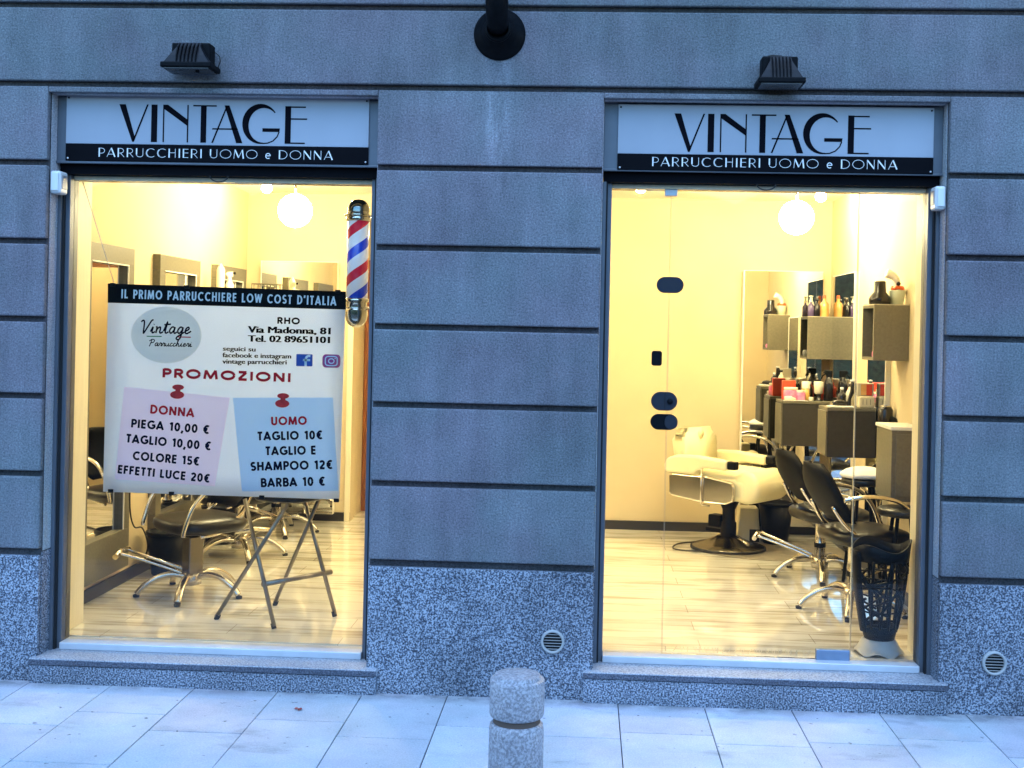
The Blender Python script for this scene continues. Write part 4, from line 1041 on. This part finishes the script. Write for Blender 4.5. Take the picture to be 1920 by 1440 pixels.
    # the two social icons
    def rr(u0, v0, u1, v1, rad, ya, bb):
        p = []
        for cu_, cv_, a0 in ((u1 - rad, v1 - rad, 0), (u0 + rad, v1 - rad, 90), (u0 + rad, v0 + rad, 180), (u1 - rad, v0 + rad, 270)):
            p += [(ox + cu_ + rad * math.cos(math.radians(a0 + 15 * i)), ya, oz + cv_ + rad * math.sin(math.radians(a0 + 15 * i))) for i in range(7)]
        bb.poly(p)
    b = B(); rr(.966, -.393, 1.048, -.333, .004, y - .003, b); ic = obj('square_icon', b, 'fb_blue', r)
    b = B(); yy = y - .0045
    b.stroke([(ox + .9 + .137, oz - .341), (ox + 1.027, oz - .341), (ox + 1.018, oz - .346), (ox + 1.014, oz - .356), (ox + 1.014, oz - .393)], .0115, yy)
    b.stroke([(ox + 1.0, oz - .362), (ox + 1.036, oz - .362)], .010, yy); obj('letter', b, 'ink_white', ic)
    b = B(); rr(1.098, -.397, 1.188, -.331, .018, y - .003, b); ic = obj('camera_icon', b, 'ig_purple', r)
    b = B(); c_u, c_v = 1.143, -.364
    def ring(rx, rz, w, k=28, e=2.0): 
        pts = []
        for i in range(k + 1):
            a = 2 * PI * i / k; c, s = math.cos(a), math.sin(a)
            pts.append((ox + c_u + rx * abs(c) ** (2 / e) * (1 if c > 0 else -1), oz + c_v + rz * abs(s) ** (2 / e) * (1 if s > 0 else -1)))
        b.stroke(pts, w, yy)
    ring(.030, .023, .0055, 32, 4.0); ring(.014, .0115, .005); b.poly([(ox + c_u + .019 + .003 * math.cos(a), yy, oz + c_v + .013 + .003 * math.sin(a)) for a in [2 * PI * i / 10 for i in range(10)]])
    obj('ring', b, 'ink_white', ic)
    # notes
    pk = sheet('pink_note', [(.094, -.517), (.634, -.559), (.567, -1.005), (.056, -.983)], y - .0026, 'note_pink', r)
    txt([('DONNA', .23, -.647, .453, -.661, .0435)], 'ink_red', pk, y - .0045, .245)
    txt([('PIEGA 10,00 €', .134, -.72, .533, -.743, .0425), ('TAGLIO 10,00 €', .11, -.796, .543, -.825, .0425), ('COLORE 15€', .146, -.882, .486, -.903, .0425), ('EFFETTI LUCE 20€', .07, -.952, .541, -.987, .0416)], 'ink_navy', pk, y - .0045, .245)
    bl = sheet('blue_note', [(.649, -.559), (1.154, -.546), (1.192, -1.011), (.705, -1.026)], y - .0026, 'note_blue', r)
    txt([('UOMO', .847, -.691, 1.026, -.684, .0416)], 'ink_red', bl, y - .0045, .245)
    txt([('TAGLIO 10€', .78, -.769, 1.108, -.754, .0425), ('TAGLIO E', .822, -.842, 1.075, -.831, .0425), ('SHAMPOO 12€', .748, -.922, 1.162, -.901, .0435), ('BARBA 10 €', .802, -1.002, 1.126, -.985, .0435)], 'ink_navy', bl, y - .0045, .245)
    for u, v, par in ((.366, -.535, pk), (.900, -.566, bl)):    # printed push pins
        b = B(); yy = y - .0048
        for cu_, cv_, rx, rz in ((.004, .022, .030, .014), (0, -.016, .036, .020)):
            b.poly([(ox + u + cu_ + rx * math.cos(a), yy + (.0004 if cv_ > 0 else 0), oz + v + cv_ + rz * math.sin(a)) for a in [2 * PI * i / 24 for i in range(24)]])
        b.poly([(ox + u - .012, yy + .0006, oz + v - .012), (ox + u + .014, yy + .0006, oz + v - .010), (ox + u + .018, yy + .0006, oz + v + .02), (ox + u - .008, yy + .0006, oz + v + .018)])
        obj('push_pin', b, 'pin_red', par)
    for u, v in ((.036, -1.042), (.347, -1.046), (.806, -1.052), (1.183, -1.057), (.024, -.004), (.403, -.008), (1.168, -.016)):
        obj('clip', B().box(ox + u - .013, ox + u + .013, y - .008, y + .008, oz + v - .010, oz + v + .008, .002), 'black_plastic', r)
    obj('hanging_wire', B().tube([(-2.56, .30, 2.44), (ox + .03, y, oz + .002)], .0018, 6), 'alu_pale', r)
banner()

def folding_stool():
    r = thing('folding_stool', 'bare steel folding stool with crossed legs and a foot bar behind the banner', 'stool', (-1.645, .74, FLOOR))
    A, Bp, C, D = Vector((-1.941, .657, FLOOR)), Vector((-1.586, .502, FLOOR)), Vector((-1.719, 1.005, FLOOR)), Vector((-1.333, .798, FLOOR))
    zt = .80
    tops = {0: (A, Vector((-1.535, .53, zt))), 1: (Bp, Vector((-1.80, .66, zt))), 2: (C, Vector((-1.43, .80, zt))), 3: (D, Vector((-1.535, .86, zt)))}
    for k, (a, b_) in tops.items():
        o = obj('leg', B().tube([a + Vector((0, 0, .012)), b_], .0115, 10), 'tube_steel', r)
        obj('foot_cap', B().tube([a, a + (b_ - a).normalized() * .03], .0135, 10), 'rubber', o)
    def at(k, z): a, b_ = tops[k]; t_ = (z - a.z) / (b_.z - a.z); return a + (b_ - a) * t_
    p, q = at(1, .375), at(3, .385); d = (q - p).normalized()
    obj('foot_bar', B().tube([p - d * .01, q + d * .05], .014, 10), 'tube_steel', r)
    obj('seat', pad(.34, .32, .04, zt, 0, .01, e=2.4) if False else (lambda bb: (bmesh.ops.translate(bb.bm, verts=bb.bm.verts, vec=(-1.575, .71, 0)), bb)[1])(pad(.36, .34, .035, zt, 0, .01, e=2.4)), 'black_leather', r)
folding_stool()

# ------------------------------------------------------------------ products
def bottle(x, y, z, prof, m, label, name='bottle', cat='bottle', grp=None, cap=None, n=20):
    r = thing(name, label, cat, (x, y, z), grp)
    obj('body', B().lathe(prof, (x, y, z), n), m, r)
    if cap: obj('cap', B().lathe(cap[0], (x, y, z), n), cap[1], r)
    return r
zc = 1.932
bottle(1.765, 1.70, zc, [(0, 0), (.063, 0), (.065, .03), (.06, .045), (.036, .075), (.034, .135), (.032, .14), (0, .14)], 'dark_bottle', 'black funnel shaped bottle on the wall cabinet nearest the glass door', n=28)
r = thing('cup', 'pale green cup holding an orange ribbon on the wall cabinet nearest the glass door', 'cup', (1.868, 1.70, zc))
obj('body', B().lathe([(0, 0), (.036, 0), (.048, .08), (.050, .086), (.045, .086), (.034, .006), (0, .006)], (1.868, 1.70, zc), 28), 'mint_cup', r)
rb = thing('ribbon_toy', 'white scoop with an orange ribbon sticking out of the pale green cup', 'brush', (1.868, 1.70, zc + .06))
obj('ribbon', B().tube([(1.868 + .032 * math.cos(a), 1.70 + .022 * math.sin(a), zc + .098 + .006 * math.sin(3 * a)) for a in [2 * PI * i / 20 for i in range(21)]], .011, 8), 'orange_deep', rb)
obj('scoop', B().tube(smooth_path([(1.868, 1.70, zc + .05), (1.87, 1.70, zc + .12), (1.85, 1.70, zc + .165), (1.80, 1.70, zc + .19)], 4), [.012 + .016 * i / 12 for i in range(13)], 10), 'white_cloth', rb)
obj('knot', B().lathe([(0, -.014), (.013, -.006), (.013, .006), (0, .014)], (1.868, 1.675, zc + .125), 12), 'dark_bottle', rb)
bt = [(0, 0), (.03, 0), (.032, .006), (.032, .095), (.026, .11), (.012, .125), (.012, .15), (0, .15)]
zm = 1.886
bottle(1.728, 3.70, zm, [(r_ * .75, h * .78) for r_, h in bt], 'purple_bottle', 'small purple bottle at the front of the far corner cabinet', grp='bottles on the corner cabinet', cap=([(.012, .11), (.013, .125), (.006, .13), (.006, .15), (.018, .152), (.018, .158), (0, .16)], 'pale_bottle'))
bottle(1.752, 3.80, zm, [(r_ * .6, h) for r_, h in bt], 'pale_bottle', 'slim pale bottle at the back of the far corner cabinet', grp='bottles on the corner cabinet')
bottle(1.775, 3.70, zm, [(r_ * .8, h * .8) for r_, h in bt], 'dark_bottle', 'dark pump bottle beside the orange bottle on the corner cabinet', grp='bottles on the corner cabinet', cap=([(.01, .115), (.016, .12), (.016, .14), (.006, .145), (0, .146)], 'dark_bottle'))
bottle(1.835, 3.72, zm, [(r_ * 1.05, h * .95) for r_, h in bt], 'orange_liquid', 'clear orange spray bottle on the corner cabinet by the tall side mirror', grp='bottles on the corner cabinet', cap=([(.013, .14), (.014, .145), (.012, .165), (0, .167)], 'orange_deep'))
# far console
zf = 1.243
def tub(x, y, z, rr_, h, m, label, cat, grp=None, name='tub'):
    return solo(name, B().lathe([(0, 0), (rr_ * .92, 0), (rr_, .008), (rr_, h * .8), (rr_ * .96, h), (0, h * 1.02)], (x, y, z), 24), m, label, cat, (x, y, z), grp)
r = thing('product_tub', 'pink and white tub at the front of the far console', 'tub', (1.545, 3.46, zf))
obj('body', B().lathe([(0, 0), (.050, 0), (.054, .01), (.054, .072), (.048, .08), (0, .08)], (1.545, 3.46, zf), 24), 'pink_pack', r)
obj('lid', B().lathe([(.05, .08), (.052, .082), (.052, .098), (0, .10)], (1.545, 3.46, zf), 24), 'pale_bottle', r)
solo('product_box', B().box(1.50, 1.60, 3.56, 3.61, zf, zf + .145, .003), 'red_box', 'red box standing behind the pink tub on the far console', 'box', (1.55, 3.58, zf))
r = thing('amber_jar', 'amber glass jar with a pale lid between the pink tub and the shaving brush', 'jar', (1.665, 3.50, zf))
obj('body', B().lathe([(0, 0), (.028, 0), (.03, .01), (.03, .10), (0, .10)], (1.665, 3.50, zf), 20), 'amber_jar', r)
obj('lid', B().lathe([(.031, .09), (.032, .095), (.032, .145), (0, .146)], (1.665, 3.50, zf), 20), 'pale_bottle', r)
r = thing('neck_brush', 'cream barber brush standing upside down on its black handle on the far console', 'brush', (1.757, 3.48, zf))
obj('handle', B().lathe([(0, 0), (.034, 0), (.034, .006), (.02, .012), (.02, .045), (.026, .055), (0, .055)], (1.757, 3.48, zf), 20), 'dark_bottle', r)
obj('bristles', B().lathe([(.022, .05), (.034, .06), (.036, .14), (.03, .146), (0, .147)], (1.757, 3.48, zf), 20), 'pale_bottle', r)
def spray(x, y, z, s, label):
    r = thing('spray_bottle', label, 'spray bottle', (x, y, z), 'black spray bottles')
    obj('body', B().lathe([(0, 0), (.034 * s, 0), (.036 * s, .01 * s), (.034 * s, .12 * s), (.026 * s, .155 * s), (.02 * s, .165 * s), (.02 * s, .18 * s), (0, .18 * s)], (x, y, z), 20), 'dark_bottle', r)
    obj('spray_head', B().prism([(x - .042 * s, z + .215 * s), (x - .03 * s, z + .232 * s), (x + .028 * s, z + .23 * s), (x + .026 * s, z + .18 * s), (x - .018 * s, z + .18 * s), (x - .02 * s, z + .2 * s)], y - .013, y + .013, 'xz'), 'black_plastic', r, bevel=.004)
    obj('trigger', B().tube([(x - .022 * s, y, z + .205 * s), (x - .045 * s, y, z + .19 * s), (x - .055 * s, y, z + .165 * s)], .005, 6), 'black_plastic', r)
spray(1.835, 3.50, zf, 1.0, 'tall black trigger spray bottle at the end of the far console')
solo('paper_sheet', B().box(1.48, 1.66, 3.372, 3.41, zf + .001, zf + .004), 'white_cloth', 'white paper lying on the front edge of the far console', 'paper', (1.57, 3.39, zf))
r = thing('product_tub', 'second pink tub with a white lid beside the amber jar on the far console', 'tub', (1.615, 3.43, zf))
obj('body', B().lathe([(0, 0), (.032, 0), (.035, .01), (.035, .058), (.03, .064), (0, .064)], (1.615, 3.43, zf), 24), 'pink_pack', r)
obj('lid', B().lathe([(.031, .064), (.033, .066), (.033, .078), (0, .08)], (1.615, 3.43, zf), 24), 'pale_bottle', r)
bottle(1.705, 3.56, zf, [(r_ * .8, h * .85) for r_, h in bt], 'dark_bottle', 'small dark bottle behind the shaving brush on the far console', cap=([(.01, .12), (.012, .14), (0, .142)], 'pale_bottle'))
bottle(1.80, 3.60, zf, [(r_ * .95, h * .8) for r_, h in bt], 'red_box', 'red bottle behind the black spray bottle on the far console')
tub(1.69, 3.41, zf, .018, .03, 'pale_bottle', 'tiny white jar at the front edge of the far console', 'jar', name='jar')
solo('tube', B().tube([(1.49, 3.40, zf + .016), (1.535, 3.395, zf + .018), (1.575, 3.39, zf + .012)], [.016, .017, .006], 12), 'pale_bottle', 'cream tube lying at the corner of the far console', 'tube', (1.53, 3.395, zf))
solo('jar', B().lathe([(0, 0), (.024, 0), (.026, .006), (.026, .03), (.02, .036), (0, .037)], (1.75, 1.70, 1.612), 18), 'pink_pack', 'small pink jar standing inside the wall cabinet nearest the glass door', 'jar', (1.75, 1.70, 1.612))
solo('jar', B().lathe([(0, 0), (.022, 0), (.024, .006), (.024, .04), (.018, .05), (0, .051)], (1.735, 3.73, 1.572), 18), 'alu_pale', 'small silver jar standing inside the far corner cabinet', 'jar', (1.735, 3.73, 1.572))
# near console
zn = 1.269
r = thing('comb_caddy', 'cream plastic caddy with three dark slots on the near console', 'caddy', (1.826, 2.27, zn))
obj('box', B().box(1.775, 1.88, 2.235, 2.31, zn, zn + .078, .012, 3), 'cream_plastic', r)
for i in range(3): obj('slot', B().box(1.80 + i * .024, 1.803 + i * .024, 2.2335, 2.2345, zn + .022, zn + .058), 'taupe', r)
r = thing('product_box', 'orange and red box standing on the cream comb caddy', 'box', (1.822, 2.275, zn + .079))
obj('carton', B().box(1.770, 1.873, 2.25, 2.30, zn + .079, zn + .162, .002), 'console_top', r)
obj('red_face', B().box(1.825, 1.862, 2.247, 2.2495, zn + .083, zn + .155), 'red_box', r)
obj('orange_face', B().box(1.790, 1.825, 2.247, 2.2495, zn + .083, zn + .155), 'orange_liquid', r)
def brush(x, y, z, lean, label):
    r = thing('hair_brush', label, 'brush', (x, y, z), 'dark hair brushes on the near console')
    obj('handle', B().tube(smooth_path([(x, y, z), (x + lean * .3, y, z + .06), (x + lean, y, z + .12), (x + lean * .8, y, z + .17)], 4), [.016, .015, .014, .013, .012, .013, .015, .018, .02, .02, .018, .015, .008], 10), 'dark_bottle', r)
    obj('tip', B().lathe([(0, .165), (.016, .168), (.017, .178), (0, .182)], (x + lean * .8, y, z), 14), 'alu_pale', r)
brush(1.722, 2.30, zn, .03, 'dark hair brush leaning left of the orange and red box')
brush(1.835 + .07, 2.40, zn, -.015, 'dark hair brush right of the orange and red box')
bottle(1.70, 2.40, zn, [(r_ * .9, h * .75) for r_, h in bt], 'dark_bottle', 'dark bottle at the back of the near console behind the hair clipper', cap=([(.01, .105), (.012, .125), (0, .127)], 'alu_pale'))
bottle(1.76, 2.43, zn, [(r_ * .85, h * .9) for r_, h in bt], 'pale_bottle', 'cream bottle at the back of the near console', cap=([(.011, .13), (.013, .15), (0, .152)], 'dark_bottle'))
r = thing('hair_clipper', 'black hair clipper lying on a white towel on the near console', 'clipper', (1.665, 2.29, zn + .01))
obj('body', B().tube(smooth_path([(1.61, 2.27, zn + .024), (1.65, 2.28, zn + .030), (1.69, 2.29, zn + .026), (1.715, 2.30, zn + .022)], 4), [.008, .012, .016, .018, .02, .02, .02, .019, .018, .017, .016, .014, .01], 10), 'dark_bottle', r)
obj('blade', B().box(1.594, 1.612, 2.255, 2.285, zn + .014, zn + .026, .002), 'chrome', r)
solo('hand_towel', B().box(1.585, 1.745, 2.225, 2.33, zn + .0005, zn + .0095, .004), 'white_cloth', 'folded white towel under the black hair clipper', 'towel', (1.66, 2.28, zn))
def dryer():
    x, y, z = 1.862, 1.90, 1.215
    r = thing('hair_dryer', 'black hair dryer hanging nozzle down at the end of the near console', 'hair dryer', (x, y, z - .1))
    obj('barrel', B().lathe([(0, .085), (.036, .085), (.046, .07), (.047, .0), (.04, -.06), (.033, -.075)], (x, y, z), 24), 'dark_bottle', r)
    obj('nozzle', B().lathe([(.034, -.07), (.034, -.118), (.03, -.12), (.028, -.075)], (x, y, z), 24), 'chrome_soft', r)
    obj('back_ring', B().lathe([(.03, .086), (.038, .086), (.038, .093), (.03, .093)], (x, y, z), 24), 'chrome', r)
    obj('handle', B().tube(smooth_path([(x + .02, y - .02, z + .02), (x + .06, y - .06, z - .01), (x + .09, y - .09, z - .06)], 4), .019, 10), 'black_plastic', r)
    obj('cord', B().tube(smooth_path([(x + .09, y - .09, z - .06), (x + .06, y - .1, z - .2), (x - .02, y - .05, z - .3), (x - .03, y, z - .55), (x + .01, y, z - .7), (x, y + .02, z - .85)], 5), .006, 6), 'cable', r)
    obj('holder', B().tube([(x + .044 * math.cos(a), y + .044 * math.sin(a), z - .055) for a in [2 * PI * i / 20 for i in range(21)]], .005, 6).box(x - .02, x + .02, y + .045, y + .09, z - .065, z - .045), 'chrome', r)
dryer()
# on the left cabinet
zl = 1.932
bottle(-2.635, 2.80, zl, [(0, 0), (.026, 0), (.028, .01), (.028, .185), (.02, .205), (.009, .215), (.009, .228), (0, .23)], 'pale_bottle', 'tall white bottle above the banner header', grp='white bottles above the banner')
r = thing('spray_bottle', 'white trigger spray bottle with a dark nozzle beside the tall white bottle', 'spray bottle', (-2.60, 2.90, zl), 'white bottles above the banner')
obj('body', B().lathe([(0, 0), (.028, 0), (.03, .01), (.03, .085), (.014, .115), (.014, .14), (0, .14)], (-2.60, 2.90, zl), 20), 'pale_bottle', r)
obj('spray_head', B().prism([(-2.63, zl + .16), (-2.615, zl + .175), (-2.575, zl + .178), (-2.578, zl + .14), (-2.612, zl + .14)], 2.889, 2.911, 'xz'), 'white_edge', r, bevel=.003)
obj('nozzle', B().box(-2.575, -2.558, 2.892, 2.908, zl + .158, zl + .175, .002), 'dark_bottle', r)
def basket():
    x0, x1, y0, y1, z0, z1 = -2.68, -2.475, 3.735, 3.80, 1.932, 2.055
    r = thing('wire_basket', 'small wire basket of folded things left of the back wall mirror above the banner', 'basket', ((x0 + x1) / 2, 3.77, z0))
    b = B(); w = .004
    for z in (z0 + w, (z0 + z1) / 2, z1): b.tube([(x0, y0, z), (x1, y0, z), (x1, y1, z), (x0, y1, z), (x0, y0, z)], w, 6)
    for i in range(5):
        x = x0 + (x1 - x0) * i / 4
        for y in (y0, y1): b.tube([(x, y, z0), (x, y, z1)], w * .8, 6)
    obj('wire_frame', b, 'taupe', r)
    obj('contents', B().box(x0 + .02, x1 - .02, y0 + .01, y1 - .01, z0 + .003, z0 + .075, .015, 3), 'pale_bottle', r)
basket()

# floor clutter -------------------------------------------------------------
solo('floor_mat', B().lathe([(0, .0), (.55, .0), (.56, .003), (.55, .006), (0, .006)], (1.40, 3.14, FLOOR), 48), 'mat_grey', 'round grey mat under the cream barber chair', 'mat', (1.40, 3.14, FLOOR)).scale = (1.0, .7, 1)
solo('power_cable', B().tube(smooth_path([(1.0, 3.05, FLOOR + .012), (.8, 2.98, FLOOR + .012), (.66, 3.05, FLOOR + .012), (.70, 3.25, FLOOR + .012), (.85, 3.4, FLOOR + .006), (1.3, 3.6, FLOOR + .006), (1.6, 3.8, FLOOR + .006)], 6), .006, 6), 'cable', 'black power cable looping out from the barber chair base', 'cable', (1.0, 3.05, FLOOR))
solo('power_cable', B().tube(smooth_path([(WL + .06, 1.35, 1.2), (WL + .07, 1.36, .9), (WL + .07, 1.37, .62), (WL + .075, 1.43, .50), (WL + .08, 1.55, .47), (WL + .09, 1.62, .35), (WL + .06, 1.66, .25), (WL + .06, 1.9, .175), (WL + .2, 2.2, .165)], 6), .005, 6), 'cable', 'black power cable hanging down the wall beside the framed mirror', 'cable', (WL + .06, 1.35, .165))
def ghost():
    b = B(); rnd = random.Random(5); x = .41
    while x < 1.12:
        k = rnd.random(); h = .026; w = rnd.uniform(.012, .02)
        if k < .5: b.stroke([(x, .215), (x + w * .5, .215 - h), (x + w, .215)], .0022, .2085)
        elif k < .8: b.stroke([(x, .215), (x, .215 - h)], .003, .2085)
        else: b.stroke([(x, .215 - h), (x + w, .215)], .0022, .2085)
        x += w + rnd.uniform(.008, .02)
    return b
gb = ghost(); link('film_marks', gb, 'ghost_film', [o for o in bld.children if o.name.startswith('glass_door')][0])

# ------------------------------------------------------------------ lit lamps in and out of view; the back room spots are added
def globe(x, y, z, rad, label):
    r = thing('globe_lamp', label, 'lamp', (x, y, CEIL), 'glowing globe lamps')
    obj('globe', B().lathe([(rad * math.sin(PI * i / 16), -rad * math.cos(PI * i / 16)) for i in range(17)], (x, y, z), 28), 'globe', r)
    obj('stem', B().tube([(x, y, CEIL), (x, y, z + rad - .005)], .008, 8), 'chrome', r)
    obj('canopy', B().lathe([(0, -.03), (.045, -.025), (.05, 0)], (x, y, CEIL), 20), 'chrome', r)
globe(1.393, 2.5, 2.529, .115, 'glowing round lamp hanging over the barber chair')
globe(-2.03, 2.5, 2.520, .115, 'glowing round lamp hanging left of the barber pole')
def downlight(x, y, label):
    r = thing('ceiling_spot', label, 'spotlight', (x, y, CEIL), 'ceiling spots in the salon')
    obj('bulb', B().lathe([(.038 * math.sin(PI * i / 10), -.062 - .038 * math.cos(PI * i / 10)) for i in range(11)], (x, y, CEIL), 20), 'spot', r)
    obj('ring', B().lathe([(.0, -.028), (.03, -.028), (.056, -.020), (.06, 0)], (x, y, CEIL), 24), 'white_edge', r)
downlight(1.66, 3.05, 'small bright ceiling spot right of the hanging round lamp')
downlight(-2.385, 3.05, 'small bright ceiling spot above the white bottles')
for x in (-1.6, -.2, 1.0): downlight(x, 1.25, 'ceiling spot in the row close behind the shop windows')
downlight(-1.45, 4.9, 'added unseen ceiling spot brightening the passage just behind the brown door frame')  # extra lamp out of view, added to brighten the passage walls
downlight(-1.45, 5.6, 'added unseen ceiling spot brightening the back room behind the brown door frame')  # unseen lamp put in to light the back room
for x in (-.9, .35): downlight(x, 2.7, 'ceiling spot in the inner row behind the wall between the windows')

# ------------------------------------------------------------------ the other side of the street, met only in the mirrors
def opposite():
    b = B(); bm = b.bm; rnd = random.Random(2); n, m = 90, 12; g = []
    for i in range(n + 1):
        g.append([bm.verts.new((-22 + 44 * i / n, -14 + rnd.uniform(-.25, .25), -.11 + 4.2 * j / m + (rnd.uniform(-.2, .2) if j == m else 0))) for j in range(m + 1)])
    for i in range(n):
        for j in range(m): bm.faces.new((g[i][j], g[i + 1][j], g[i + 1][j + 1], g[i][j + 1])).smooth = True
    r = thing('garden_wall', 'long ivy covered wall on the far side of the street', 'wall', (0, -14.4, -.11))
    obj('ivy', b, 'ivy', r)
    obj('masonry', B().box(-22, 22, -15, -14.5, -.11, 3.8), 'stucco', r)
opposite()
